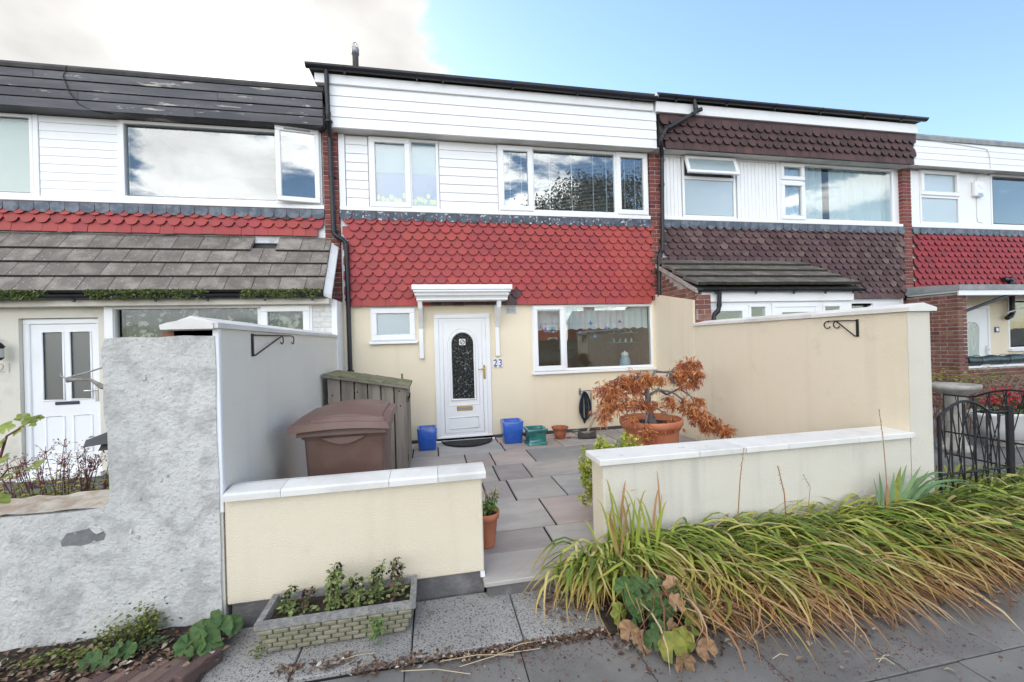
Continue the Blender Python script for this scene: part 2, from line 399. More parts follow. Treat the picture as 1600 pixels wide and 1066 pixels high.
def brickwork(parent, p0, ang, length, z0, courses, m, mm='mortar', thick=.10, inside=None, bl=.215, name='brick', back=True, limit=300, dz0=.075):
    """stretcher-bond wall face from p0 running along ang, face towards -90 deg of it"""
    cx, cy = cos(ang), sin(ang); j = .010; cnt = 0
    for c in range(courses):
        s = -(bl+j)/2 if c % 2 else 0.0
        while s < length - .01:
            a, e = max(s, 0), min(s+bl, length)
            s += bl + j
            if e - a < .03: continue
            mid = (a+e)/2; z = z0 + c*dz0 + .0325
            if inside and not inside(mid, z): continue
            if cnt >= limit: continue
            cnt += 1
            obj(name, brick_mesh(m, e-a), parent, loc=(p0[0]+cx*mid + RND.uniform(-.002,.002), p0[1]+cy*mid + RND.uniform(-.002,.002), z), rot=(0, 0, ang+RND.uniform(-.008,.008)))
def wall_holes(b, x0, x1, z0, z1, y0, y1, holes):
    """solid wall between y0 (front) and y1 with rectangular openings (hx0,hx1,hz0,hz1)"""
    xs = sorted({x0, x1, *[h[0] for h in holes], *[h[1] for h in holes]}); zs = sorted({z0, z1, *[h[2] for h in holes], *[h[3] for h in holes]})
    inn = lambda x, z: any(h[0] < x < h[1] and h[2] < z < h[3] for h in holes)
    for i in range(len(xs)-1):
        run = None
        for k in range(len(zs)-1):
            o = inn((xs[i]+xs[i+1])/2, (zs[k]+zs[k+1])/2)
            if not o: run = (run[0], zs[k+1]) if run else (zs[k], zs[k+1])
            if (o or k == len(zs)-2) and run: b.box(xs[i], xs[i+1], y0, y1, run[0], run[1]); run = None
    return b
def room(parent, x0, x1, z0, z1, y0=.16, d=2.4, m='room'):
    v = [(x0,y0,z0),(x1,y0,z0),(x1,y0,z1),(x0,y0,z1),(x0,y0+d,z0),(x1,y0+d,z0),(x1,y0+d,z1),(x0,y0+d,z1)]
    b = MB(); b.add(v, [(4,5,6,7),(0,4,7,3),(5,1,2,6),(0,1,5,4),(3,7,6,2)]); return b.build('room', m, parent)
def frame_bars(b, x0, x1, z0, z1, y0, y1, w, c=.006):
    b.box(x0, x1, y0, y1, z0, z0+w, c); b.box(x0, x1, y0, y1, z1-w, z1, c)
    b.box(x0, x0+w, y0+.001, y1-.001, z0+w-.002, z1-w+.002, c); b.box(x1-w, x1, y0+.001, y1-.001, z0+w-.002, z1-w+.002, c)
def window(parent, x0, x1, z0, z1, lights, y=-.02, d=.07, w=.045, m='pvc', sill=True, glassm='pane', name='window', label=None):
    """lights: (lx0,lx1,lz0,lz1,sash_width or 0,glass) ; frame outer rect, one pane each, opening sashes sit proud"""
    b = MB(); frame_bars(b, x0, x1, z0, z1, y, y+d, w)
    xs = sorted(lights, key=lambda l: l[0])
    for a in xs:
        for e in xs:
            if abs(a[2]-e[2]) < .3 and 0 < e[0]-a[1] < .2: b.box(a[1]-.002, e[0]+.002, y+.0015, y+d-.002, max(a[2], z0+w)-.001, min(a[3], z1-w)+.001, .004)
            if abs(a[0]-e[0]) < .3 and 0 < e[2]-a[3] < .2: b.box(min(a[0],e[0])-.001, max(a[1],e[1])+.001, y+.002, y+d-.003, a[3]-.002, e[2]+.002, .004)
    o = b.build(name, m, parent)
    if label: o['label'] = label
    for l in lights:
        lx0, lx1, lz0, lz1, sw = l[:5]; gm = l[5] if len(l) > 5 else glassm
        if sw:
            q = MB(); frame_bars(q, lx0-.03, lx1+.03, lz0-.03, lz1+.03, y-.022, y+.03, sw+.03, .008); q.build('sash', m, o)
            g = (lx0+sw, lx1-sw, lz0+sw, lz1-sw)
        else: g = (lx0, lx1, lz0, lz1)
        gb = MB(); gb.box(g[0]-.004, g[1]+.004, y+.024, y+.030, g[2]-.004, g[3]+.004); gb.build('pane', gm, o)
    if sill:
        q = MB(); q.box(x0-.02, x1+.02, y-.06, y+.05, z0-.045, z0-.003, .006); q.build('sill', m, o)
    return o
def planks(parent, x0, x1, z0, z1, n, y, m='pvc_board', t=.022, lip=.010, cap=0, c=.004, vertical=False, name='plank', jog=0.0):
    """shiplap boards, each an object: every board's lower edge stands proud of the one below"""
    for i in range(n):
        b = MB()
        if vertical:
            a, e = x0+(x1-x0)*i/n, x0+(x1-x0)*(i+1)/n; b.box(a+.002, e-.002, y-t, y, z0, z1, c)
        else:
            a, e = z0+(z1-z0)*i/n, z0+(z1-z0)*(i+1)/n
            b.prism([(y, a+.0015), (y-t-lip, a+.0015), (y-t-lip, a+.006), (y-t, e-.0015), (y, e-.0015)], 'X', x0+RND.uniform(0,jog), x1)
        b.build(name, m, parent)
def gutter(parent, pts, r=.058, brackets=(), name='gutter', m='black_pvc'):
    """half-round trough along a line from pts[0] to pts[1], clips hanging below it"""
    a, e = Vector(pts[0]), Vector(pts[1]); b = MB(); n = 8; v = []; f = []
    for p in (a, e):
        for rr in (r, r-.006):
            for k in range(n+1):
                t = pi + pi*k/n; v.append((p.x, p.y + rr*cos(t), p.z + rr*sin(t)))
    s = n+1
    for k in range(n):
        f += [(k, k+1, 2*s+k+1, 2*s+k), (s+k, 3*s+k, 3*s+k+1, s+k+1), (k, s+k, s+k+1, k+1), (2*s+k, 2*s+k+1, 3*s+k+1, 3*s+k)]
    f += [(0, 2*s, 3*s, s), (n, s+n, 3*s+n, 2*s+n)]
    b.add(v, f)
    o = b.build(name, m, parent)
    for x in brackets:
        q = MB(); t = (x-a.x)/(e.x-a.x); p = a.lerp(e, t)
        arc = [(x, p.y+(r+.004)*cos(pi+pi*k/8), p.z+(r+.004)*sin(pi+pi*k/8)) for k in range(9)]
        q.strip(arc, .014, (0, 0, 1)); q.box(x-.014, x+.014, p.y-.012, p.y+.012, p.z-r-.035, p.z-r+.002, .004)
        q.v = q.v; q.build('gutter_bracket', m, o)
    return o
def downpipe(parent, pts, r=.034, clips=(), name='downpipe', m='black_pvc'):
    b = MB(); P = [Vector(p) for p in pts]; path = [P[0]]
    for i in range(1, len(P)-1):
        a, c = (P[i-1]-P[i]).normalized(), (P[i+1]-P[i]).normalized(); k = .05
        path += [P[i]+a*k, P[i]+(a+c)*k*.25, P[i]+c*k]
    path.append(P[-1]); b.tube(path, r, 12)
    for i in range(1, len(P)-1):
        for q in (P[i-1], P[i+1]):
            d = (q-P[i]).normalized(); b.tube([P[i]+d*.05, P[i]+d*.10], r+.006, 12)
    o = b.build(name, m, parent)
    for z in clips:
        for i in range(len(P)-1):
            if min(P[i].z, P[i+1].z) < z < max(P[i].z, P[i+1].z):
                p = P[i].lerp(P[i+1], (z-P[i].z)/(P[i+1].z-P[i].z)); q = MB()
                q.tube([p+Vector((0,0,-.02)), p+Vector((0,0,.02))], r+.007, 12); q.box(p.x-.05, p.x+.05, p.y, p.y+.05, p.z-.015, p.z+.015, .004)
                q.build('pipe_clip', m, o)
    return o
# ------------------------------------------------------------------ text helper (flat lettering)
def lettering(txt, size, m, parent, loc, rot=(pi/2,0,0), extrude=.001, name='lettering'):
    cu = bpy.data.curves.new(name, 'FONT'); cu.body = txt; cu.size = size; cu.extrude = extrude; cu.align_x = 'CENTER'; cu.align_y = 'CENTER'
    t = bpy.data.objects.new('tmp', cu); COL.objects.link(t)
    dg = bpy.context.evaluated_depsgraph_get(); me = bpy.data.meshes.new_from_object(t.evaluated_get(dg))
    bpy.data.objects.remove(t); me.materials.clear(); me.materials.append(MAT[m])
    return obj(name, me, parent, loc=loc, rot=rot)
glass('pane_kitchen', .09, wob=.006, wscale=1.2)
mat('brass', (0.75,0.55,0.22), rough=.25, metal=.9)
mat('chrome', (0.7,0.7,0.7), rough=.2, metal=1.0)
mat('iron_black', (0.012,0.012,0.016), (0.05,0.025,0.02), 12, .55, .75, rough=.5, bump=.2, bscale=90)
mat('number_white', (0.8,0.8,0.8), rough=.3)
mat('number_blue', (0.02,0.04,0.22), rough=.3)
mat('number_grey', (0.50,0.47,0.44), rough=.8)
mat('vent_white', (0.66,0.66,0.64), rough=.5)
mat('vent_dark', (0.03,0.04,0.06), rough=.6)
mat('lamp_glass', (0.45,0.45,0.42), rough=.2)
mat('galv', (0.35,0.36,0.37), (0.25,0.25,0.26), 12, rough=.5, metal=.6)
mat('sash_seal', (0.25,0.26,0.28), rough=.6)
mat('blind_slat', (0.75,0.77,0.8), rough=.5, trans=.25)
mat('sky_reflection_blue', (0.24,0.34,0.64), rough=.7, trans=.2)
mat('blind_green', (0.42,0.68,0.66), rough=.8, trans=.3)
mat('tulip_yellow', (0.85,0.78,0.22), rough=.8)
mat('tulip_leaf', (0.22,0.50,0.36), rough=.8)
mat('kitchen_wall', (0.56,0.55,0.44), (0.5,0.49,0.4), 2, rough=.8)
mat('kitchen_unit', (0.62,0.58,0.46), rough=.6)
mat('shelf_glass', (0.20,0.36,0.30), rough=.2)
mat('china', (0.78,0.78,0.76), rough=.25)
mat('soft_blue', (0.35,0.5,0.65), rough=.3)
# obscured patterned glass of the front door: dark, sky glints painted as pale colour along its leaf-like ridges
_m = mat('door_glass', (0.03,0.035,0.033), rough=.14, spec=.7)
_t = _m.node_tree; _b = _t.nodes['Principled BSDF']; _g = nd(_t, 'ShaderNodeNewGeometry')
_n0 = nd(_t, 'ShaderNodeTexNoise'); _n0.inputs['Scale'].default_value = 14; _t.links.new(_g.outputs['Position'], _n0.inputs['Vector'])
_v = nd(_t, 'ShaderNodeTexVoronoi', feature='DISTANCE_TO_EDGE'); _v.inputs['Scale'].default_value = 15
_t.links.new(vmt(_t, 'ADD', _g.outputs['Position'], vmt(_t, 'MULTIPLY', _n0.outputs['Color'], (.16,.16,.16))), _v.inputs['Vector'])
_bp = nd(_t, 'ShaderNodeBump'); _bp.inputs['Strength'].default_value = 1.0; _bp.inputs['Distance'].default_value = .03
_q = nd(_t, 'ShaderNodeMapRange'); _q.inputs[2].default_value = .22; _t.links.new(_v.outputs[0], _q.inputs[0])
_r = nd(_t, 'ShaderNodeValToRGB'); _r.color_ramp.elements[0].color = (.34,.36,.34,1); _r.color_ramp.elements[0].position = .0; _r.color_ramp.elements[1].color = (.018,.022,.02,1); _r.color_ramp.elements[1].position = .22
_t.links.new(_q.outputs[0], _r.inputs[0]); _t.links.new(_r.outputs[0], _b.inputs['Base Color'])
_t.links.new(_q.outputs[0], _bp.inputs['Height']); _t.links.new(_bp.outputs[0], _b.inputs['Normal'])

def house_roof(h, x0, x1, y0=-.42, z0=5.60, m='roof_dark'):
    b = MB(); b.prism([(y0, z0), (y0, z0+.045), (7.0, z0+.42), (7.0, z0+.37)], 'X', x0, x1); return b.build('roof', m, h)
def back_shell(h, x0, x1):
    b = MB(); b.box(x0, x1, 6.8, 7.0, -.1, 5.9); b.box(x0, x0+.1, .16, 6.8, -.1, 5.55); b.box(x1-.1, x1, .16, 6.8, -.1, 5.55); b.build('rear_wall', 'brick_brown', h)

# ================================================================== number 23 (centre)
h23 = thing('terraced_house', 'cream rendered house numbered 23 with pinkish red scalloped tiles and white canopy over its door', 'house', (1.3, 0, 0), 'terraced houses')
b = MB(); wall_holes(b, -1.44, 4.02, -.12, 2.30, 0, .15, [(-.93,-.225,1.64,2.18),(.055,.96,.0,2.06),(1.69,3.925,1.05,2.19)])
b.build('wall', 'cream_render', h23)
b = MB(); b.box(-1.44, 4.02, -.035, .0, -.12, .045); b.build('damp_course', 'black_board', h23)
b = MB(); b.box(-1.33, 3.93, .004, .15, 2.30, 3.70); wall_holes(b, -1.33, 3.93, 3.70, 5.5, .03, .15, [(-.88,.20,3.78,4.885),(1.18,3.905,3.78,4.885)])
b.build('upper_wall', 'pvc', h23)
back_shell(h23, -1.44, 4.02)
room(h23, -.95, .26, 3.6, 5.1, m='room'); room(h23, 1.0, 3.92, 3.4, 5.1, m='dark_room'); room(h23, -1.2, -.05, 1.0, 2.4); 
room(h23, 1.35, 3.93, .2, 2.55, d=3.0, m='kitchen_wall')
special = lambda x, z, i: 'plum_tile' if (i <= 1 and .95 < x < 1.5) or (i == 0 and x < .9 and x > 0) else None
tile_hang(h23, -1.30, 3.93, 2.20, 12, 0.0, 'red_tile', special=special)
lead_apron(h23, -1.33, 3.93, 0.0, 3.545, 3.695, 'lead')
b = MB(); b.box(-1.33, 3.93, -.045, .05, 3.70, 3.765, .006); b.build('sill_board', 'pvc', h23)
planks(h23, -1.225, -.895, 3.77, 4.88, 8, .012); planks(h23, .215, 1.165, 3.77, 4.88, 8, .012)
b = MB(); b.box(-1.33, -1.235, -.03, .03, 3.768, 4.895, .005); b.build('corner_trim', 'pvc', h23)
wA = window(h23, -.885, .206, 3.768, 4.885, [(-.84,-.275,3.80,4.85,.055,'pane_obscure'), (-.225,.17,3.80,4.84,0,'pane_obscure')], sill=False)
wB = window(h23, 1.174, 3.912, 3.768, 4.885, [(1.22,1.745,3.81,4.845,.055,'pane_bright'), (1.795,3.262,3.81,4.84,0,'pane_bright'), (3.325,3.865,3.81,4.85,.055,'pane_bright')], sill=False)
# soffit, boarded fascia, gutter, roof edge
b = MB(); b.box(-1.39, 3.98, -.215, .02, 4.897, 4.915); b.build('soffit', 'soffit', h23)  # eaves of every house pushed back and scaled up about the camera
b = MB(); b.box(-1.39, 3.98, -.195, -.175, 4.90, 5.57); b.box(-1.39,-1.36,-.19,.0,4.92,5.57); b.box(3.95,3.98,-.19,.0,4.92,5.57); b.build('fascia_backing', 'pvc', h23)
planks(h23, -1.39, 3.98, 4.890, 5.53, 4, -.196)
b = MB(); b.box(-1.59, 3.92, -.255, -.17, 5.53, 5.675, .006); b.build('fascia_board', 'pvc', h23)
gutter(h23, ((-1.69,-.325,5.745),(3.94,-.325,5.715)), brackets=(-1.15,-.1,.30,1.4,2.5,3.5))
house_roof(h23, -1.67, 3.94, y0=-.33, z0=5.735)
b = MB(); b.lathe([(.0,.0),(.05,0),(.05,.95),(.062,.95),(.062,1.05),(.048,1.07),(.0,1.07)], 14, -1.13, .60, 5.62); q = b.build('flue_pipe', 'galv', h23)
b = MB()
for k in range(6):
    a = k*pi/3; b.tube([(-1.13+.045*cos(a),.6+.045*sin(a),6.69),(-1.13+.05*cos(a),.6+.05*sin(a),6.74),(-1.13,.6,6.78)], .004, 5)
b.build('flue_cage', 'galv', q)
downpipe(h23, [(-1.41,-.31,5.70),(-1.40,-.31,4.97),(-1.43,-.11,4.80),(-1.41,-.11,3.30),(-1.235,-.11,3.19),(-1.225,-.11,.10)], clips=(4.95,4.2,3.36,2.3,1.2))
# brick piers between the houses belong to the house on their right
def pier(h, x0, z0, z1, m='brick_red'):
    b = MB(); b.box(x0+.006, x0+.209, -.044, .15, z0, z1); b.build('pier_mortar', 'mortar', h)
    n = int((z1-z0)/.075)
    for c in range(n):
        z = z0 + c*.075 + .0375
        if c % 2: obj('brick', brick_mesh(m, .215), h, loc=(x0+.1075, .0, z), rot=(0,0,RND.uniform(-.01,.01)))
        else:
            for s in (-1, 1): obj('brick', brick_mesh(m, .1025), h, loc=(x0+.1075+s*.056, RND.uniform(-.003,.003), z))
pier(h23, -1.548, 2.20, 4.93)
# front door
dm = MB(); frame_bars(dm, .052, .966, .0, 2.062, -.035, .06, .075, .008); dd = dm.build('door', 'pvc', h23)
b = MB()
# slab with an arched light: built as strips round the arch
ax, az, ar = .505, 1.575, .195
def arch(r, n=16): return [(ax + r*cos(pi - pi*k/n), az + r*sin(pi - pi*k/n)) for k in range(n+1)]
oa = arch(ar); top = 1.99; x0, x1 = .128, .890
for k in range(16):
    p, q = oa[k], oa[k+1]
    b.add([(p[0],-.015,p[1]),(q[0],-.015,q[1]),(q[0],-.015,top),(p[0],-.015,top)], [(0,1,2,3)])
b.add([(x0,-.015,.07),(ax-ar,-.015,.07),(ax-ar,-.015,top),(x0,-.015,top)], [(0,1,2,3)]); b.add([(ax+ar,-.015,.07),(x1,-.015,.07),(x1,-.015,top),(ax+ar,-.015,top)], [(0,1,2,3)])
b.add([(ax-ar,-.015,.07),(ax+ar,-.015,.07),(ax+ar,-.015,.66),(ax-ar,-.015,.66)], [(0,1,2,3)])
b.box(x0, x1, -.0149, .05, .07, .66)
b.build('door_leaf', 'pvc', dd)
b = MB()                                              # raised bead round the glass
path = [(ax-ar,-.016,.66)] + [(p[0],-.016,p[1]) for p in oa] + [(ax+ar,-.016,.66), (ax-ar,-.016,.66)]
b.tube(path, .020, 8); b.build('glazing_bead', 'pvc', dd)
b = MB(); path = [(ax-ar-.06,-.014,.57)] + [(ax+(p[0]-ax)*1.27,-.014,az+(p[1]-az)*1.27) for p in oa] + [(ax+ar+.06,-.014,.57),(ax-ar-.06,-.014,.57)]
b.tube(path, .010, 6); b.build('moulding', 'pvc', dd)
b = MB(); b.tube([(.27,-.014,.37),(.74,-.014,.37),(.74,-.014,.19),(.27,-.014,.19),(.27,-.014,.37)], .011, 6); b.build('moulding', 'pvc', dd)
b = MB(); b.tube([(.19,-.014,1.955),(.83,-.014,1.955),(.83,-.014,.12),(.19,-.014,.12),(.19,-.014,1.955)], .008, 6); b.build('moulding', 'pvc', dd)
b = MB(); pl = [(ax-ar,.655)] + [(p[0],p[1]) for p in oa] + [(ax+ar,.655)]; b.prism(pl[::-1], 'Y', .004, .012); b.build('pane', 'door_glass', dd)
b = MB(); b.box(.455,.555,.0005,.0035,1.55,1.65); st = b.build('sticker', 'number_white', dd)
b = MB(); b.tube([(.505+.036*cos(k*pi/8),-.001,1.60+.036*sin(k*pi/8)) for k in range(17)], .006, 6); b.tube([(.482,-.001,1.577),(.528,-.001,1.623)], .006, 6); b.build('sticker_mark', 'vent_dark', st)
b = MB(); b.box(.838,.872,-.03,-.014,.98,1.21,.006); b.tube([(.855,-.03,1.15),(.855,-.055,1.15),(.84,-.06,1.15),(.745,-.06,1.147)], .009, 8); b.build('handle', 'brass', dd)
b = MB(); b.box(.385,.645,-.026,-.014,.475,.555,.006); lb = b.build('letter_plate', 'brass', dd)
b = MB(); b.box(.405,.625,-.031,-.0262,.495,.535,.004); b.build('flap', 'chrome', lb)
b = MB(); b.box(.03,.99,-.10,-.036,-.03,.012,.006); b.build('threshold', 'pvc', dd)
# canopy on two brackets
cb = MB()
prof = [(0,2.475),(-.47,2.475),(-.47,2.41),(-.455,2.40),(-.455,2.375),(-.43,2.36),(-.415,2.325),(-.385,2.305),(-.37,2.28),(-.37,2.255),(0,2.255)]
cb.prism(prof, 'X', -.20, 1.215)
sl = [(p[0], p[1]) for p in prof]
for sx, s in ((-.20, -1), (1.215, 1)):
    for i in range(1, len(prof)-1):
        pass
cb.box(-.262, 1.277, -.475, -.001, 2.405, 2.482, .008); cb.box(-.24, 1.255, -.457, -.002, 2.372, 2.406, .006); cb.box(-.222, 1.237, -.42, -.002, 2.318, 2.373, .012)
can = cb.build('door_canopy', 'pvc', h23)
for x in (-.15, 1.085):
    b = MB(); b.box(x-.035, x+.035, -.05, -.001, 1.35, 1.86, .006)
    crv = [(-.34,2.254),(-.30,2.14),(-.20,2.02),(-.11,1.92),(-.05,1.83),(-.002,1.80),(-.002,1.95),(-.09,2.03),(-.16,2.10),(-.22,2.17),(-.24,2.254)]
    b.prism(crv, 'X', x-.033, x+.033); b.box(x-.034, x+.034, -.055, -.001, 1.84, 2.254, .004)
    b.build('bracket', 'pvc', can)
ws = window(h23, -.93, -.225, 1.645, 2.18, [(-.885,-.27,1.69,2.14,.055,'pane_frosted')], y=-.012)
wk = window(h23, 1.69, 3.925, 1.055, 2.192, [(1.735,2.235,1.10,2.155,.05,'pane_kitchen'), (2.295,3.872,1.11,2.165,0,'pane_kitchen')], y=-.012)
b = MB(); b.box(1.245,1.435,-.015,.0,2.055,2.195,.004); vg = b.build('air_vent', 'vent_white', h23)
b = MB()
for i in range(7):
    for k in range(5): b.box(1.262+i*.0225,1.276+i*.0225,-.0165,-.0145,2.072+k*.0225,2.086+k*.0225)
b.build('vent_holes', 'vent_dark', vg)
for i, ch in enumerate('23'):
    b = MB(); b.box(1.003+i*.083,1.083+i*.083,-.014,-.001,1.155,1.305,.004); pq = b.build('number_tile', 'number_white', h23)
    lettering(ch, .15, 'number_blue', pq, (1.043+i*.083,-.0155,1.232)); 
    for zz_ in (1.172, 1.288):
        b = MB(); b.box(1.022+i*.083,1.064+i*.083,-.0152,-.0142,zz_-.006,zz_+.006); b.build('number_mark', 'number_blue', pq)
# window dressings of 23
for (x0, x1) in ((-.80,-.31), (-.235,.18)):
    b = MB(); b.box(x0, x1, .10, .104, 4.37, 4.86); b.build('roller_blind', 'blind_green', wA)
    b = MB(); b.box(x0, x1, .112, .116, 3.78, 4.40); b.build('reflection_panel', 'sky_reflection_blue', wA)  # added blue sheet imitating sky reflected in the lower glass
    for k in range(7):
        xc = x0+.05+(x1-x0-.1)*k/6; zc = 3.93+RND.uniform(-.04,.06); r = .038
        b = MB(); b.prism([(xc+r*.9*cos(t*pi/5)*(1 if t % 2 == 0 else .8), zc+r*1.3*sin(t*pi/5)*(1 if t % 2 == 0 else .85)) for t in range(10)], 'Y', .034, .036); b.build('tulip_sticker', 'tulip_yellow', wA)
        b = MB(); b.prism([(xc-.028,3.80),(xc+.028,3.80),(xc+.012,zc-.04),(xc-.012,zc-.04)][::-1], 'Y', .0365, .038); b.build('leaf_sticker', 'tulip_leaf', wA)
sb = MB(); n = 42
for i in range(n):
    z = 3.80 + i*1.03/n
    for (x0, x1) in ((1.21,1.76),(1.79,3.27),(3.31,3.88)): sb.add([(x0,.075,z),(x1,.075,z),(x1,.096,z+.0125),(x0,.096,z+.0125)], [(0,1,2,3)])
for x in (1.4,1.6,2.1,2.5,2.9,3.15,3.5,3.7): sb.box(x-.003,x+.003,.07,.1,3.80,4.83)
sb.build('venetian_blind', 'blind_slat', wB)
# kitchen seen through the big ground-floor window
b = MB(); nn = 90; v = []; f = []
for i in range(nn+1):
    x = 1.72 + 2.17*i/nn; y = .125 + .016*sin(i*1.25) + .006*sin(i*.51)
    v += [(x,y,1.77+.012*sin(i*.9)),(x,y+.005,2.19)]
for i in range(nn): f.append((2*i,2*i+2,2*i+3,2*i+1))
b.add(v, f, True); b.build('curtain_valance', 'curtain', wk)
b = MB(); b.box(2.95,3.45,2.55,3.1,1.35,2.4,.01); b.build('wall_cupboard', 'kitchen_unit', h23)
for z in (1.50,1.68): 
    b = MB(); b.box(3.40,3.90,.5,.75,z,z+.012); sh = b.build('glass_shelf', 'shelf_glass', h23)
    for k in range(4):
        b = MB(); r = RND.uniform(.018,.03); hh = RND.uniform(.05,.10); b.lathe([(0,0),(r,0),(r*1.15,hh*.4),(r*.5,hh*.8),(r*.6,hh),(0,hh)], 10, 3.46+k*.12, .62, z+.013); b.build('ornament', RND.choice(('shelf_glass','china')), sh)
b = MB(); b.lathe([(0,0),(.095,0),(.10,.02),(.085,.12),(.07,.15),(.065,.155),(0,.155)], 20, 3.52, .30, 1.08); pc = b.build('pot', 'soft_blue', h23)
b = MB(); b.lathe([(0,0),(.062,0),(.065,.08),(.02,.095),(.012,.115),(0,.12)], 20, 3.52, .30, 1.236); b.build('pot_lid', 'china', pc)
for (x, z) in ((1.84,1.80),(1.93,1.75),(2.07,1.74),(2.75,1.86),(2.55,1.71),(3.05,1.77),(3.30,1.88),(2.82,1.63)):   # little blue birds stuck on the pane
    b = MB(); s = RND.uniform(.8,1.2); b.prism([(x+s*p[0], z+s*p[1]) for p in ((-.045,.0),(-.012,.016),(.0,.055),(.018,.015),(.045,.012),(.02,-.008),(.012,-.035),(-.006,-.012))][::-1], 'Y', .0205, .0215); b.build('bird_sticker', 'cornflower', wk)
# ================================================================== number 21 (left)
h21 = thing('terraced_house', 'leftmost house with peeling black fascia boards and mossy tiled porch roof', 'house', (-4.2, 0, 0), 'terraced houses')
XL = -7.9
b = MB(); b.box(XL, -1.548, .004, .15, 2.2, 3.70); wall_holes(b, XL, -1.548, 3.70, 5.4, .03, .15, [(-7.0,-5.29,3.78,4.89),(-4.24,-1.58,3.78,4.89)])
b.build('upper_wall', 'pvc', h21); back_shell(h21, XL, -1.56)
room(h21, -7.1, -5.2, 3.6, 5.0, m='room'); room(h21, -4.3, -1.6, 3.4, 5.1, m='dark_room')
special = lambda x, z, i: 'plum_tile' if i == 2 and (-2.28 < x < -2.0) else None
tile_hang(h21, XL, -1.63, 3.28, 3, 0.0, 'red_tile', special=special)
lead_apron(h21, XL, -1.55, 0.0, 3.545, 3.695, 'lead_old')
b = MB(); b.box(XL, -1.55, -.05, .05, 3.70, 3.765, .006); b.build('sill_board', 'pvc', h21)
planks(h21, -5.22, -4.29, 3.77, 4.80, 9, .012, t=.016, lip=.004)
for (a, e) in ((-5.285,-5.225),(-4.29,-4.245)):
    b = MB(); b.box(a,e,-.02,.03,3.768,4.895,.004); b.build('corner_trim', 'pvc', h21)
b = MB(); b.box(-5.224,-4.29,-.012,.03,4.802,4.893,.004); b.build('top_trim', 'pvc', h21)
window(h21, -7.0, -5.287, 3.768, 4.89, [(-6.9,-5.35,3.83,4.82,0,'pane_opal')], sill=False)
wo = window(h21, -4.243, -1.575, 3.768, 4.89, [(-4.15,-2.24,3.83,4.82,0,'pane_bright')], sill=False, y=-.04)
b = MB(); b.M = Matrix.Translation((-1.60,-.025,4.335)) @ Matrix.Rotation(radians(9), 4, 'Z')
frame_bars(b, -.60, .0, -.555, .57, -.05, .0, .075, .01); sa = b.build('open_sash', 'pvc', wo)
g = MB(); g.M = b.M; g.box(-.53,-.07,-.03,-.024,-.485,.50); g.build('pane', 'pane_bright', sa)
g = MB(); g.M = b.M; g.box(-.48,-.12,-.056,-.049,.515,.54,.003); g.build('trickle_vent', 'sash_seal', sa)
b = MB(); b.box(-2.235,-2.19,-.018,.05,3.81,4.85,.004); b.build('mullion', 'pvc', wo)
# deep fascia of peeling black boards
b = MB(); b.box(XL, -1.50, -.20, -.17, 4.90, 5.475); b.box(XL,-1.50,-.17,.02,4.90,4.92); b.build('fascia_backing', 'black_board', h21)
hs = [4.890,5.025,5.15,5.28,5.405]
for i in range(4):
    jx = (-3.2, -4.6, -2.9, -5.1)[i]
    for (a, e) in ((XL, jx), (jx+.005, -1.495)):
        b = MB(); y = -.203; t0 = RND.uniform(0,.005)
        b.prism([(y, hs[i]+.009), (y-.026-t0, hs[i]+.009+RND.uniform(0,.003)), (y-.024-t0, hs[i+1]-.008), (y, hs[i+1]-.008)], 'X', a, e); b.build('plank', 'black_board', h21)
b = MB(); b.prism([(-.24,5.407),(-.242,5.45),(-.17,5.52),(6.9,5.70),(6.9,5.58),(-.17,5.41)], 'X', XL, -1.48); b.build('roof', 'roof_dark', h21)
b = MB(); b.tube([(-4.71,-.245,5.47),(-4.75,-.245,5.32),(-4.69,-.245,5.12),(-4.59,-.24,4.97),(-4.44,-.225,4.895),(-4.23,-.17,4.89)], .006, 6); b.build('cable', 'iron_black', h21)
# porch
b = MB(); wall_holes(b, XL, -1.37, -.15, 2.28, -.45, -.30, [(-5.16,-4.29,.04,2.06),(-4.14,-1.66,1.10,2.20)])
b.box(XL, -1.37, -.30, 0.0, 2.2, 2.279)
b.build('porch_wall', 'stucco_21', h21)
room(h21, -4.25, -1.5, .3, 2.19, y0=-.29, d=2.2, m='dark_room')
# white painted bricks beside the porch window
for c in range(16):
    z = 1.15 + c*.075
    off = 0 if c % 2 else -.06
    for (a, e) in ((-1.655, -1.50+off), (-1.49+off, -1.372)):
        if z < 2.24: obj('brick', brick_mesh('brick_white', round(e-a, 3)), h21, loc=((a+e)/2, -.405, z))
b = MB(); b.box(-1.40,-1.325,-.46,.0,-.1,2.26,.004); b.build('porch_corner', 'pvc_board', h21)
pw = window(h21, -4.14, -1.66, 1.10, 2.205, [(-4.02,-2.37,1.16,2.15,0,'pane_dark'), (-2.30,-1.72,1.15,2.16,.06,'pane_dark')], y=-.47, sill=True)
b = MB(); n = 60; v = []; f = []                       # patterned net hanging inside
for i in range(n+1):
    x = -4.05 + 2.37*i/n; y = -.32+.014*sin(i*1.1); v += [(x,y,1.05),(x,y,2.17)]
for i in range(n): f.append((2*i,2*i+2,2*i+3,2*i+1))
mat('lace', (0.40,0.35,0.27), (0.06,0.052,0.045), 8, .40, .47, rough=.9)
b.add(v, f, True); b.build('net_curtain', 'lace', pw)
b = MB(); b.box(-4.20,-4.10,-.49,-.44,.9,2.24,.005); b.build('post', 'pvc', h21)
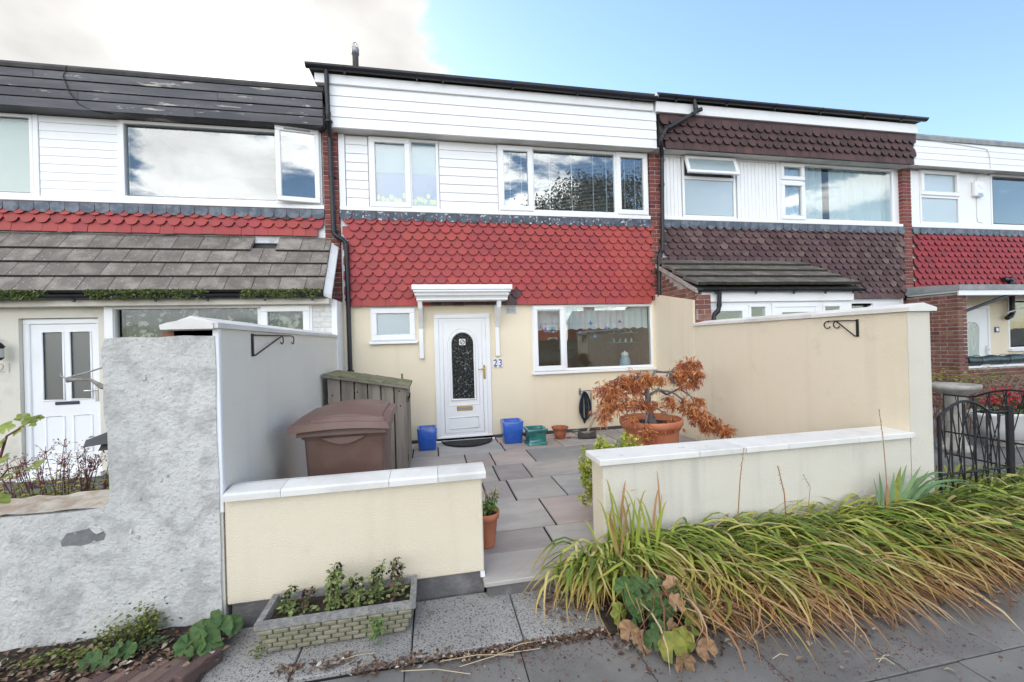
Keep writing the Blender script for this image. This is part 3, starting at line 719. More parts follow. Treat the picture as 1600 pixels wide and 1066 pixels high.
# door 21
b = MB(); frame_bars(b, -5.16, -4.285, .05, 2.055, -.40, -.32, .07, .008); d21 = b.build('door', 'pvc', h21)
b = MB(); wall_holes(b, -5.09, -4.355, .12, 1.985, -.375, -.33, [(-4.97,-4.735,.99,1.88),(-4.665,-4.425,.99,1.88)]); b.build('door_leaf', 'pvc', d21)
for (a, e) in ((-4.97,-4.735), (-4.665,-4.425)):
    b = MB(); b.box(a-.004, e+.004, -.358, -.352, .986, 1.884); b.build('pane', 'pane_smoke', d21)
    b = MB(); b.tube([(a,-.376,.99),(e,-.376,.99),(e,-.376,1.88),(a,-.376,1.88),(a,-.376,.99)], .012, 6); b.build('glazing_bead', 'pvc', d21)
    b = MB(); b.tube([(a+.02,-.376,.30),(e-.01,-.376,.30),(e-.01,-.376,.78),(a+.02,-.376,.78),(a+.02,-.376,.30)], .013, 6); b.build('moulding', 'pvc', d21)
b = MB(); b.box(-4.84,-4.57,-.385,-.374,.925,.968,.004); b.build('letter_plate', 'vent_dark', d21)
b = MB(); b.box(-4.375,-4.335,-.41,-.40,.95,1.17,.006); b.tube([(-4.355,-.41,1.10),(-4.355,-.44,1.10),(-4.47,-.445,1.10)], .009, 8); b.build('handle', 'chrome', d21)
b = MB(); b.box(-5.18,-4.26,-.52,-.30,-.02,.05,.006); b.build('threshold', 'pvc', d21)
lettering('21', .17, 'number_grey', h21, (-5.31,-.452,1.43), extrude=.004, name='house_number')
# carriage lantern
b = MB(); b.tube([(-5.40,-.45,1.78),(-5.36,-.52,1.80),(-5.30,-.56,1.76)], .012, 8); b.box(-5.42,-5.37,-.47,-.449,1.64,1.86,.01)
b.lathe([(0,0),(.03,.005),(.055,.03),(.055,.16),(.07,.17),(.04,.215),(.012,.235),(0,.25)], 6, -5.28, -.57, 1.53); ln = b.build('wall_lantern', 'iron_black', h21)
b = MB(); b.lathe([(.0565,.04),(.0565,.15)], 6, -5.28, -.57, 1.53); b.build('lantern_glass', 'lamp_glass', ln)
# porch roof tiles, one slipped away near the top
slope = atan2(3.20-2.335, .60); LEN = sqrt(.60**2 + .865**2)
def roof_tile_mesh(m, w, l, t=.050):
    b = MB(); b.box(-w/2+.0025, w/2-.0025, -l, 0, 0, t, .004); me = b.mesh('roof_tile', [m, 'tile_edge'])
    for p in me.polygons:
        if p.normal.y < -.5: p.material_index = 1  # butt end coloured dark for moss and grime plus the shadow gap below
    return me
def porch_roof(h, x0, x1, ytop, ztop, ybot, zbot, rows, m, tw, missing=None):
    sl = atan2(ztop-zbot, ytop-ybot); LN = sqrt((ztop-zbot)**2 + (ytop-ybot)**2); g = LN/rows
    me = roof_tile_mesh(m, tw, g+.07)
    b = MB(); b.prism([(ytop+.02, ztop-.04), (ybot, zbot-.035), (ybot, zbot-.005), (ytop+.02, ztop-.005)], 'X', x0+.02, x1-.02); rb = b.build('porch_roof', 'roof_dark', h)
    for r in range(rows):
        off = tw/2 if r % 2 else 0
        s = r*g - .06; yy = ytop - s*cos(sl); zt = ztop - s*sin(sl)
        x = x0 + tw/2 - off
        while x < x1 + tw/2 - .01:
            a, e = max(x-tw/2, x0), min(x+tw/2, x1)
            if e-a > .04 and not (missing and missing(x, r)):
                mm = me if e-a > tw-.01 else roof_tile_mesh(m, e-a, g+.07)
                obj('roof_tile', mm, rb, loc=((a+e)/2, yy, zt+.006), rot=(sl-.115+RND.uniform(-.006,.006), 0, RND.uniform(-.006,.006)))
            x += tw
    return rb
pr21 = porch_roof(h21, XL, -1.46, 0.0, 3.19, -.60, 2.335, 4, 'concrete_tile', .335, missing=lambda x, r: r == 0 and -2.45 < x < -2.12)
b = MB(); b.prism([(-.001,3.185),(-.035,3.165),(-.040,3.172),(-.012,3.20),(-.012,3.28),(-.001,3.28)], 'X', XL, -1.40); b.build('roof_flashing', 'lead_white', h21)
for k in range(9):                                    # stepped white verge pieces on the right slope
    t0, t1 = k/9, (k+1)/9
    y0, z0, y1, z1 = -.03-.60*t0, 3.19-.86*t0, -.03-.60*t1, 3.19-.86*t1
    b = MB(); b.add([(-1.46,y0,z0+.03),(-1.46,y1,z1+.03),(-1.36,y1+.02,z1-.01),(-1.36,y0+.02,z0-.01),(-1.46,y0,z0-.03),(-1.46,y1,z1-.03),(-1.36,y1+.02,z1-.07),(-1.36,y0+.02,z0-.07)], [(0,1,2,3),(7,6,5,4),(3,2,6,7),(0,4,5,1),(1,5,6,2),(0,3,7,4)]); b.build('verge_piece', 'lead_white', h21)
gutter(h21, ((XL,-.665,2.335),(-1.44,-.665,2.325)), r=.055, brackets=(-5.2,-4.4,-3.5,-2.9,-2.2,-1.6))
b = MB(); b.box(XL,-1.40,-.60,-.44,2.195,2.28,.004); b.build('porch_fascia', 'stucco_21', h21)
mo = MB()
for k in range(2600):
    x = RND.uniform(-6.5,-1.5); 
    if sin(x*3.1)+.5*sin(x*7.7+1) < -.55: continue
    a = RND.uniform(0,2*pi); l = RND.uniform(.018,.05); y = -.68+RND.gauss(0,.032)
    z = 2.345+RND.uniform(-.01,.035) if y > -.70 else 2.335+RND.uniform(-.075,.03)
    for j in range(4):
        a2 = a + j*1.6; mo.add([(x,y,z),(x+l*cos(a2)-.006,y+l*sin(a2)*.7,z+RND.uniform(-.01,.02)),(x+l*cos(a2)*1.3,y+l*sin(a2)-.004,z+RND.uniform(-.02,.03)),(x+l*cos(a2)*.9+.008,y+l*sin(a2)*.8,z+RND.uniform(0,.03))], [(0,1,2,3)])
mo.build('gutter_moss', 'moss', h21, kind='stuff')

# ================================================================== number 25 (right of centre)
h25 = thing('terraced_house', 'house with dark plum scalloped tiles on wall and fascia and slated porch roof', 'house', (6.8, 0, 0), 'terraced houses')
b = MB(); b.box(4.13, 9.58, .004, .15, 2.2, 3.70); wall_holes(b, 4.13, 9.58, 3.70, 5.4, .03, .15, [(4.60,5.69,3.78,4.89),(6.67,9.40,3.78,4.89)])
wall_holes(b, 4.13, 9.58, -.1, 2.2, .0, .15, [(7.4,9.50,1.0,2.19)])
b.build('upper_wall', 'pvc', h25); back_shell(h25, 4.03, 9.69)
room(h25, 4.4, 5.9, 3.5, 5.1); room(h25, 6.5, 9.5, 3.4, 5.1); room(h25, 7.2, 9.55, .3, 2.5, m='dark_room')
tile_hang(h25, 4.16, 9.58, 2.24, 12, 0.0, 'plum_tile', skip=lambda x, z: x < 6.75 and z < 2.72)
lead_apron(h25, 4.13, 9.58, 0.0, 3.555, 3.70, 'lead_old')
b = MB(); b.box(4.13, 9.58, -.045, .05, 3.705, 3.765, .006); b.build('sill_board', 'pvc', h25)
planks(h25, 4.20, 4.575, 3.77, 4.86, 5, .005, vertical=True, t=.014, c=.005); planks(h25, 5.74, 6.60, 3.77, 4.86, 11, .005, vertical=True, t=.014, c=.005)
for (a, e, z0, z1) in ((4.13,4.195,3.768,4.895),(6.605,6.665,3.768,4.895),(4.197,4.594,4.862,4.893),(5.701,6.604,4.862,4.893)):
    b = MB(); b.box(a,e,-.02,.03,z0,z1,.004); b.build('corner_trim', 'pvc', h25)
w1 = window(h25, 4.595, 5.70, 3.768, 4.89, [(4.65,5.645,3.83,4.47,0,'pane_frosted')], sill=False)
b = MB(); b.box(4.63,5.66,-.018,.05,4.47,4.53,.004); b.build('transom', 'pvc', w1)
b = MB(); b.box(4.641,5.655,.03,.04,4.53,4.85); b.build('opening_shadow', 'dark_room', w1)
b = MB(); b.M = Matrix.Translation((5.147,-.03,4.868)) @ Matrix.Rotation(radians(-17), 4, 'X'); frame_bars(b, -.53, .53, -.36, .0, -.05, .0, .06, .01); sa = b.build('open_sash', 'pvc', w1)
g = MB(); g.M = b.M; g.box(-.48,.48,-.03,-.024,-.31,-.05); g.build('pane', 'pane_frosted', sa)
w2 = window(h25, 6.67, 9.40, 3.768, 4.89, [(6.72,7.20,4.58,4.845,.045,'pane_bright'), (6.72,7.20,3.815,4.49,.05,'pane_bright'), (7.25,9.33,3.83,4.83,0,'pane_clear')], sill=False)
b = MB(); n = 130; v = []; f = []
for i in range(n+1):
    x = 6.66 + 2.73*i/n
    y = .14 + .022*sin(i*.8) + .012*sin(i*.31)
    v += [(x,y,3.79),(x,y,4.885)]
for i in range(n):
    if 52 < i < 62 : continue
    f.append((2*i,2*i+2,2*i+3,2*i+1))
b.add(v, f, True); b.build('net_curtain', 'curtain', w2)
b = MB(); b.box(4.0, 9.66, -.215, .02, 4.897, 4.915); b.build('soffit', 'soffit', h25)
b = MB(); b.box(4.04, 9.64, -.195, -.17, 4.90, 5.51); b.box(4.04,4.08,-.17,.0,4.92,5.57); b.box(9.60,9.64,-.17,.0,4.92,5.57); b.build('fascia_backing', 'roof_dark', h25)
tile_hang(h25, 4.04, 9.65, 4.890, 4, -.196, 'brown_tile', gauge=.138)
b = MB(); b.box(4.04, 9.64, -.23, -.196, 5.44, 5.52); b.build('tile_batten', 'brown_tile', h25)
b = MB(); b.box(3.955, 9.69, -.27, -.17, 5.515, 5.70, .006); b.build('fascia_board', 'pvc', h25)
gutter(h25, ((3.97,-.335,5.77),(9.81,-.335,5.785)), brackets=(4.3,5.3,6.3,7.3,8.3,9.2))
house_roof(h25, 3.95, 9.81, y0=-.34, z0=5.765)
b = MB(); b.lathe([(0,0),(.05,0),(.06,.03),(.045,.07),(.0,.09)], 10, 3.94, -.29, 5.72); b.build('ridge_cap', 'lead_white', h25)
downpipe(h25, [(4.65,-.34,5.74),(4.69,-.34,5.52),(4.10,-.29,5.19),(4.01,-.29,4.99),(4.13,-.13,4.80),(4.09,-.13,3.16),(4.00,-.15,3.03),(3.99,-.15,2.30)], clips=(4.3,3.3,2.75))
b = MB(); b.tube([(4.68,-.34,5.53),(4.79,-.34,5.58)], .036, 10); b.build('pipe_stub', 'black_pvc', h25)
pier(h25, 3.922, 2.25, 4.93)
# porch of 25 with brick cheek wall
def in25(s, z): return z < 2.87 - .56*((1.14-s)/1.0 if False else s)/1.0*1.0
b = MB(); b.prism([(-.0,-.1),(-1.13,-.1),(-1.13,2.24),(-.0,2.84)], 'X', 4.012, 4.10); b.build('porch_side', 'mortar', h25)
brickwork(h25, (4.055,-.0), -pi/2, 1.13, 1.76, 15, 'brick_brown', inside=lambda s, z: z < 2.83-.53*s-.03)
b = MB(); wall_holes(b, 4.10, 6.93, -.1, 2.24, -1.12, -1.05, [(4.29,4.87,.9,2.0),(4.95,5.29,.9,2.06),(5.37,6.27,.0,2.08),(6.35,6.72,.9,2.05)]); b.build('porch_front', 'pvc', h25)
b = MB(); b.box(4.012,4.23,-1.188,-1.121,-.1,2.19); b.build('porch_corner', 'mortar', h25)
brickwork(h25, (4.012,-1.145), 0.0, .215, 1.4, 11, 'brick_brown')
b = MB(); b.box(6.86,6.93,-1.05,.0,-.1,2.2); b.build('porch_end', 'pvc', h25)
for (a, e, z0, z1) in ((4.29,4.87,.9,2.0),(4.95,5.29,.9,2.06),(6.35,6.72,.9,2.05)): window(h25, a+.002, e-.002, z0, z1, [(a+.05,e-.05,z0+.05,z1-.045,0,'pane')], y=-1.135, sill=False, name='porch_window', w=.04)
pd = window(h25, 5.372, 6.268, .0, 2.08, [(5.56,6.10,1.1,1.93,0,'pane')], y=-1.14, sill=False, name='porch_door', w=.07)
b = MB(); wall_holes(b, 5.44, 6.20, .07, 2.01, -1.128, -1.09, [(5.56,6.10,1.1,1.93)]); b.build('door_leaf', 'pvc', pd)
room(h25, 4.12, 6.85, .0, 2.23, y0=-1.04, d=1.03, m='room')
b = MB(); b.box(4.10,6.93,-1.165,-1.125,2.105,2.275,.004); b.build('porch_fascia', 'pvc', h25)
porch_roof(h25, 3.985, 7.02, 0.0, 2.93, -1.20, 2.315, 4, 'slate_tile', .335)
b = MB(); b.prism([(-.001,2.90),(-.07,2.885),(-.072,2.893),(-.012,2.935),(-.012,2.985),(-.001,2.985)], 'X', 4.0, 7.0); b.build('roof_flashing', 'lead_old', h25)
b = MB(); b.prism([(-.03,2.845),(-1.19,2.245),(-1.19,2.31),(-.03,2.91)], 'X', 3.975, 4.02); b.build('verge', 'mortar', h25)
gutter(h25, ((4.05,-1.225,2.305),(7.06,-1.225,2.295)), r=.05, brackets=(4.3,5.0,5.7,6.3,6.85))
downpipe(h25, [(4.36,-1.225,2.26),(4.36,-1.20,1.98),(4.28,-1.18,1.90),(4.28,-1.18,1.4)], r=.032)
window(h25, 7.4, 9.50, 1.0, 2.19, [(7.5,8.72,1.08,2.10,0,'pane'), (8.80,9.42,1.06,2.12,.05,'pane')], y=-.012)

# ================================================================== number 27 (far right)
h27 = thing('terraced_house', 'rightmost house with scarlet scalloped tiles, white alarm box and flat porch canopy', 'house', (12, 0, 0), 'terraced houses')
XR = 15.2
b = MB(); b.box(9.80, XR, .004, .15, 2.2, 3.70); wall_holes(b, 9.8, XR, 3.70, 5.4, .03, .15, [(10.08,11.13,3.78,4.92),(12.02,14.6,3.78,4.92)])
b.build('upper_wall', 'pvc', h27); back_shell(h27, 9.69, XR)
b = MB(); wall_holes(b, 9.80, XR, -.1, 2.3, .0, .15, [(11.04,11.90,.05,2.06),(12.42,14.6,1.1,2.2)]); b.build('wall', 'cream_render', h27)
room(h27, 9.9, 11.4, 3.5, 5.1); room(h27, 11.9, 14.7, 3.4, 5.1); room(h27, 12.3, 14.7, .3, 2.4, m='dark_room')
special = lambda x, z, i: 'plum_tile' if i <= 1 and 11.0 < x < 12.0 and RND.random() < .8 else None
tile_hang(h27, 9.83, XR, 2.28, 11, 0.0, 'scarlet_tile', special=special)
lead_apron(h27, 9.80, XR, 0.0, 3.555, 3.70, 'lead_old')
b = MB(); b.box(9.80, XR, -.045, .05, 3.705, 3.79, .006); b.build('sill_board', 'pvc', h27)
window(h27, 10.07, 11.14, 3.79, 4.925, [(10.12,11.09,4.42,4.885,.05,'pane_frosted'), (10.12,11.08,3.84,4.34,0,'pane_frosted')], sill=False)
window(h27, 12.02, 14.6, 3.79, 4.925, [(12.12,14.5,3.86,4.84,0,'pane_bright')], sill=False)
for (a, e) in ((9.80,10.06),(11.15,12.01)):
    b = MB(); b.box(a,e,-.012,.03,3.79,4.89,.004); b.build('panel', 'pvc_board', h27)
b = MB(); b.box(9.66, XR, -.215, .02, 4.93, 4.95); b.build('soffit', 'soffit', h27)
b = MB(); b.box(9.66, XR, -.195, -.17, 4.92, 5.47); b.build('fascia_backing', 'pvc', h27)
planks(h27, 9.66, XR, 4.91, 5.425, 4, -.196, t=.016, lip=.006)
b = MB(); b.prism([(-.24,5.426),(-.245,5.50),(-.20,5.555),(6.9,5.68),(6.9,5.58),(-.20,5.426)], 'X', 9.69, XR); b.build('roof', 'grey_felt', h27)
pier(h27, 9.578, 2.42, 4.93, 'brick_red')
b = MB(); b.box(11.47,11.72,-.09,-.013,4.40,4.72,.015); ab = b.build('alarm_box', 'pvc', h27)
b = MB(); b.box(11.53,11.66,-.098,-.089,4.425,4.47,.004)
for k in range(3): b.lathe([(0,0),(.014,0),(.014,.004),(0,.005)], 8, 11.55+k*.04, -.092, 4.62-.03*k)
b.build('alarm_lens', 'soft_blue', ab)
b = MB(); b.tube([(11.60,-.02,4.40),(11.60,-.018,3.95),(11.62,-.018,3.87),(11.75,-.018,3.85)], .006, 6); b.tube([(11.60,-.02,4.72),(11.62,-.05,4.86),(11.9,-.18,4.915)], .008, 6); b.build('cable', 'vent_white', h27)
b = MB(); b.tube([(9.8,-.226,5.45),(11.2,-.226,5.365),(11.58,-.226,5.335),(11.65,-.226,5.17),(11.66,-.226,4.93)], .006, 6); b.build('cable', 'vent_white', h27)
# its porch: brick cheek, low front wall, flat canopy with stays
b = MB(); b.box(9.66,9.80,-.842,.0,-.1,2.24); b.build('porch_side', 'mortar', h27)
brickwork(h27, (9.705,0.0), -pi/2, .83, .05, 29, 'brick_brown')
brickwork(h27, (9.655,-.80), 0.0, .215, .05, 29, 'brick_brown', limit=80)
b = MB(); b.box(9.80,13.2,-.842,-.69,-.1,.83); b.build('porch_front', 'mortar', h27)
brickwork(h27, (9.875,-.80), 0.0, 2.2, .06, 10, 'brick_brown')
b = MB()
b.box(9.87,13.2,-.86,-.68,.832,.868,.006); b.build('wall_cap', 'pvc', h27)
b = MB(); b.prism([(-.92,2.30),(-.92,2.40),(-.02,2.46),(-.02,2.30)], 'X', 9.60, XR); cn = b.build('porch_canopy', 'grey_felt', h27)
b = MB(); b.box(9.64, XR, -.88, -.03, 2.265, 2.298); b.box(9.62, XR, -.90, -.87, 2.20, 2.299,.004); b.build('canopy_lining', 'pvc', cn)
b = MB(); b.tube([(9.72,-.80,1.86),(11.05,-.86,2.24),(11.15,-.86,2.34)], .03, 8); b.build('stay', 'black_pvc', cn)
b = MB(); b.tube([(9.75,-.78,1.90),(10.35,-.6,2.26)], .015, 6); b.build('stay', 'pvc', cn)
b = MB(); b.tube([(12.15,-.15,1.9),(13.0,-.7,2.26)], .015, 6); b.build('stay', 'pvc', cn)
downpipe(h27, [(12.15,-.10,2.62),(12.38,-.10,2.62),(12.38,-.10,1.85),(12.22,-.10,1.78)], r=.045)
d27 = window(h27, 11.045, 11.895, .05, 2.06, [], y=-.015, sill=False, name='door', w=.06)
b = MB(); b.box(11.10,11.84,.0,.04,.11,2.0,.004); b.build('door_leaf', 'pvc', d27)
b = MB(); a27 = [(11.40+.17*cos(pi-pi*k/12), 1.55+.17*sin(pi-pi*k/12)) for k in range(13)]
b.prism([(11.23,.95)] + a27 + [(11.57,.95)], 'Y', -.008, -.001); b.build('pane', 'pane_opal', d27)
b = MB(); b.tube([(11.23,-.008,.95)] + [(p[0],-.008,p[1]) for p in a27] + [(11.57,-.008,.95),(11.23,-.008,.95)], .018, 8)
for k in range(5): b.tube([(11.40,-.01,1.54),(11.40+.16*cos(pi*(k+.5)/5),-.01,1.55+.16*sin(pi*(k+.5)/5))], .005, 5)
b.tube([(11.40,-.01,1.1),(11.45,-.01,1.25),(11.40,-.01,1.42),(11.35,-.01,1.25),(11.40,-.01,1.1)], .005, 5); b.build('glazing_bead', 'pvc', d27)
b = MB(); b.box(11.76,11.80,-.02,-.001,.98,1.2,.005); b.tube([(11.78,-.02,1.12),(11.78,-.05,1.12),(11.68,-.05,1.12)], .009, 6); b.build('handle', 'chrome', d27)
b = MB(); b.box(12.02,12.14,-.02,-.001,1.48,1.60,.006); np_ = b.build('number_plaque', 'number_blue', h27)
b = MB(); b.box(12.045,12.115,-.0225,-.0195,1.505,1.575); b.build('plaque_face', 'number_white', np_)
window(h27, 12.42, 14.6, 1.1, 2.2, [(12.5,14.5,1.18,2.12,0,'pane')], y=-.012)
# ================================================================== ground, paving, garden walls
mat('asphalt', (0.10,0.10,0.10), (0.14,0.138,0.135), 3, rough=.9, bump=.4, bscale=160, bdist=.004, spots=(.24,.24,.23), sscale=170, slo=.60, shi=.68)
mat('path_slab', (0.142,0.135,0.126), (0.19,0.182,0.17), 2.2, rough=.9, var=.07, bump=.4, bscale=220, bdist=.003, spots=(.27,.27,.26), sscale=210, slo=.60, shi=.70)
mat('aggregate_slab', (0.35,0.34,0.32), (0.27,0.26,0.248), 2, rough=.9, var=.06, bump=.7, bscale=130, bdist=.005, spots=(.045,.045,.05), sscale=105, slo=.53, shi=.60)
mat('soil', (0.035,0.026,0.020), (0.065,0.05,0.04), 14, rough=.95, bump=1.0, bscale=45, bdist=.03)
mat('sandstone', (0.33,0.30,0.288), (0.41,0.38,0.352), 1.7, .38, .66, rough=.75, var=.17, bump=.35, bscale=26, bdist=.006, hue=.03, spots=(.26,.245,.24), sscale=3.2, slo=.64, shi=.78, stretch=(1,2.2,1))
mat('sandstone_pink', (0.365,0.30,0.28), (0.42,0.365,0.335), 1.7, .38, .66, rough=.75, var=.12, bump=.35, bscale=26, bdist=.006, spots=(.28,.24,.235), sscale=3.2, slo=.62, shi=.78, stretch=(1,2.2,1))
mat('sandstone_grey', (0.285,0.28,0.275), (0.37,0.36,0.345), 1.7, .38, .66, rough=.75, var=.12, bump=.35, bscale=26, bdist=.006, spots=(.21,.205,.20), sscale=3.2, slo=.62, shi=.78, stretch=(1,2.2,1))
mat('joint_dark', (0.022,0.021,0.022), rough=.95)
mat('garden_render', (0.82,0.73,0.575), (0.78,0.69,0.535), .8, .42, .75, rough=.88, bump=1.0, bscale=100, bdist=.011, streak=((.58,.51,.40), 5, .52, .78, .24), spots=(.66,.59,.46), sscale=2.4, slo=.58, shi=.85, bdet=7)
mat('garden_pale', (0.85,0.81,0.72), (0.80,0.765,0.68), .8, .42, .75, rough=.88, bump=1.0, bscale=100, bdist=.011, streak=((.60,.58,.52), 5, .52, .78, .2))  # base colour lightened to make up for weak light on the left wall
mat('garden_render_shade', (0.73,0.69,0.60), (0.67,0.635,0.55), .8, .42, .75, rough=.88, bump=1.0, bscale=100, bdist=.011, streak=((.46,.46,.41), 5, .50, .74, .55), spots=(.56,.55,.47), sscale=1.6, slo=.62, shi=.85)  # cream wall paint greyed to imitate cool shade on the front faces
mat('coping', (0.70,0.69,0.66), (0.58,0.57,0.54), 2.5, .42, .72, rough=.8, var=.04, bump=.3, bscale=60, bdist=.005, spots=(.40,.39,.36), sscale=9, slo=.62, shi=.78)
mat('foundation', (0.13,0.125,0.125), (0.22,0.21,0.205), 5, .4, .7, rough=.9, bump=.8, bscale=18, bdist=.02, spots=(.40,.39,.37), sscale=8, slo=.68, shi=.74)
mat('grey_render', (0.64,0.635,0.615), (0.45,0.445,0.43), 9, .42, .66, rough=.92, bump=.9, bscale=34, bdist=.022, bdet=9, spots=(.36,.365,.365), sscale=48, slo=.575, shi=.66, streak=((.48,.485,.47), 3.0, .5, .75, .4), detail=12)
mat('patch_grey', (0.17,0.17,0.172), (0.22,0.22,0.22), 16, rough=.95, bump=.6, bscale=60)
mat('broken_stone', (0.50,0.46,0.40), (0.33,0.26,0.20), 9, rough=.95, bump=.8, bscale=35, bdist=.012)
mat('edging_brick', (0.11,0.075,0.07), (0.17,0.10,0.085), 7, rough=.9, var=.3, bump=.5, bscale=60, hue=.02)
mat('red_litter', (0.14,0.03,0.04), island=[(0,.06,.02,.025),(.6,.13,.03,.04),(1,.3,.05,.06)], rough=.8)
mat('dead_leaf', (0.16,0.09,0.05), island=[(0,.05,.028,.022),(.45,.12,.065,.045),(.75,.22,.14,.09),(.93,.36,.30,.23),(1,.55,.52,.46)], rough=.85)
ZG = -.10
b = MB(); v = [(-900,-900,-.16),(900,-900,-.16),(900,900,-.16),(-900,900,-.16)]; b.add(v, [(0,1,2,3)]); b.build('ground', 'asphalt', kind='structure')
# footpath of large concrete flags in front, each flag its own piece
b = MB(); b.box(-9, 16, -8.2, -4.60, -.158, -.135); fp = b.build('footpath', 'joint_dark', kind='structure')
for r, (y0, y1) in enumerate(((-5.185,-4.57),(-5.80,-5.191),(-6.42,-5.806),(-7.04,-6.426),(-7.66,-7.046),(-8.2,-7.666))):
    x = -4.52 + (.31 if r % 2 else 0)
    while x < 9.5:
        w = .62
        b = MB(); t = RND.uniform(-.003,.003)
        b.box(x, x+w-.005, y0, y1, -.15, -.122+t, .004)
        b.build('flagstone', 'path_slab', fp); x += w
# speckled slabs along the wall foot
b = MB(); b.box(-1.35, 2.2, -4.56, -3.80, -.158, -.125); st = b.build('slab_strip', 'joint_dark', kind='structure')
for (x0, x1) in ((-1.30,-.765),(-.757,-.155),(-.147,.465),(.473,1.09),(1.098,1.7)):
    b = MB(); b.box(x0, x1, -4.555, -4.06, -.15, -.1+RND.uniform(-.004,.003), .006); b.build('paving_slab', 'aggregate_slab', st)
# front garden of 23: sandstone flags, dark pointing
b = MB(); b.box(-1.25, 3.96, -3.96, .0, -.12, -.014); b.box(.335, 1.20, -4.115, -3.959, -.12, -.014); pt = b.build('patio', 'joint_dark', kind='structure')
rows = [(-.36,-.04,[-.35,-.02,.0,1.0,1.5,2.35,3.1,3.95]),(-.905,-.36,[-1.2,-.56,-.30,.06,1.02,1.9,2.8,3.95]),
        (-1.55,-.905,[-1.2,-.45,.42,.78,1.32,2.55,3.3,3.95]),(-2.155,-1.55,[-1.2,.0,.73,1.12,1.62,2.6,3.3,3.95]) ,
        (-2.785,-2.155,[-1.2,-.4,.52,.80,1.335,2.4,3.3,3.95]),(-3.41,-2.785,[-1.2,-.5,.35,1.02,1.9,2.8,3.95]),(-3.76,-3.41,[-1.2,-.3,.33,.90,1.75,2.7,3.95])]
rows[3] = (-2.155,-1.55,[-1.2,-.45,.50,.73,1.12,1.95,2.7,3.3,3.95])
for (y0, y1, xs) in rows:
    for i in range(len(xs)-1):
        x0, x1 = xs[i], xs[i+1]
        if x1-x0 < .1: continue
        if abs(x0-.42) < .01 and abs(y1+.905) < .01:       # a pair of half-height pieces
            for (a, e) in ((y0,(y0+y1)/2-.02),((y0+y1)/2-.02,y1)):
                b = MB(); b.box(x0+.009, x1-.009, a+.009, e-.009, -.03, RND.uniform(-.003,.003), .005); b.build('flagstone', RND.choice(('sandstone','sandstone','sandstone_pink','sandstone_grey')), pt)
            continue
        b = MB(); b.box(x0+.009, x1-.009, y0+.009, y1-.009, -.03, RND.uniform(-.003,.003), .005); b.build('flagstone', RND.choice(('sandstone','sandstone','sandstone_pink','sandstone_grey')), pt)
b = MB(); b.box(.30, 1.21, -4.135, -3.765, -.03, .002, .006); b.build('step_flag', 'sandstone', pt)
b = MB(); b.box(.322, 1.20, -4.120, -4.06, -.128, -.032); b.build('step_riser', 'foundation', pt)
# ---- garden of 21 and of 25/27
b = MB(); b.box(-7.9, -1.55, -3.85, -.46, -.14, -.02); b.build('garden_soil', 'soil', kind='structure')
b = MB(); b.box(-7.9, -1.9, -1.35, -.461, -.13, -.008); b.build('path', 'asphalt', kind='structure')
b = MB(); b.box(4.25, 15.2, -3.95, -.05, -.15, -.06); b.build('forecourt', 'path_slab', kind='structure')

# ---- high party wall on the left (inner face to 23)
def wall_label(o): return o
gl = thing('garden_wall', 'tall cream rendered wall with flat coping beside brown bin', 'wall', (-1.38, -2.2, 0))
b = MB(); b.add([(-1.265,-4.045,-.1),(-1.345,-.46,-.1),(-1.53,-.46,-.1),(-1.50,-4.045,-.1),(-1.265,-4.045,1.715),(-1.345,-.46,1.715),(-1.53,-.46,1.715),(-1.50,-4.045,1.715)], [(0,3,2,1),(4,5,6,7),(0,1,5,4),(1,2,6,5),(2,3,7,6),(3,0,4,7)])
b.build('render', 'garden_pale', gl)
b = MB(); b.box(-1.292,-1.258,-4.054,-4.02,.60,1.714,.004); b.build('corner_bead', 'pvc', gl)
ys = [-4.10,-3.2,-2.35,-1.4,-.47]
for i in range(4):
    xa = -1.265-.08*(ys[i]+4.045)/3.585; xb = -1.265-.08*(ys[i+1]+4.045)/3.585
    if i == 0: xa = -1.262
    y0, y1 = ys[i]+.002, ys[i+1]-.002
    b = MB(); P = [(xa+.02,y0),(xb+.02,y1)]; b.add([(xa+.022,y0,1.716),(xb+.022,y1,1.716),(xb-.235,y1,1.716),(xa-.235,y0,1.716),(xa+.022,y0,1.748),(xb+.022,y1,1.748),(xb-.235,y1,1.748),(xa-.235,y0,1.748),(xa-.12,y0,1.79),(xb-.11,y1,1.79)],
        [(0,3,2,1),(0,1,5,4),(4,5,9,8),(8,9,6,7),(2,3,7,6),(0,4,8,7,3),(1,2,6,9,5)]); b.build('coping_stone', 'coping', gl)
# ---- flaking grey wall of 21 facing the path
gw = thing('garden_wall', 'flaking bare grey rendered wall stepping down at the left', 'wall', (-1.8, -4.0, 0))
def wobble(pts, amp): return [(p[0]+RND.uniform(-amp,amp), p[1]+RND.uniform(-amp,amp)) for p in pts]
top = []
pl = [(-1.276,-.06)]
for k in range(7): pl.append((-1.276+RND.uniform(-.005,.004), .2+k*.21))
pl += [(-1.278,1.67)]
for k in range(1,8): pl.append((-1.278-.08*k, 1.672+RND.uniform(-.006,.006)))
pl += [(-1.845,1.66),(-1.862,1.60)]
for k in range(8): pl.append((-1.858+RND.uniform(-.008,.008)+.0025*k, 1.52-.10*k))
pl += [(-1.842,.735),(-1.87,.70)]
for k in range(1,12): pl.append((-1.87-.14*k, .695+RND.uniform(-.008,.006)-.001*k))
pl += [(-4.2,.69),(-4.2,.0)]
for k in range(20): pl.append((-4.0+.135*k, -.02+RND.uniform(-.01,.01)-.002*k))
n = len(pl)
gb = MB(); gb.prism(pl, 'Y', -4.062, -3.86)
gb.build('render', 'grey_render', gw)
b = MB(); n = 34; v = []; f = []                       # rough broken top bed of the low part
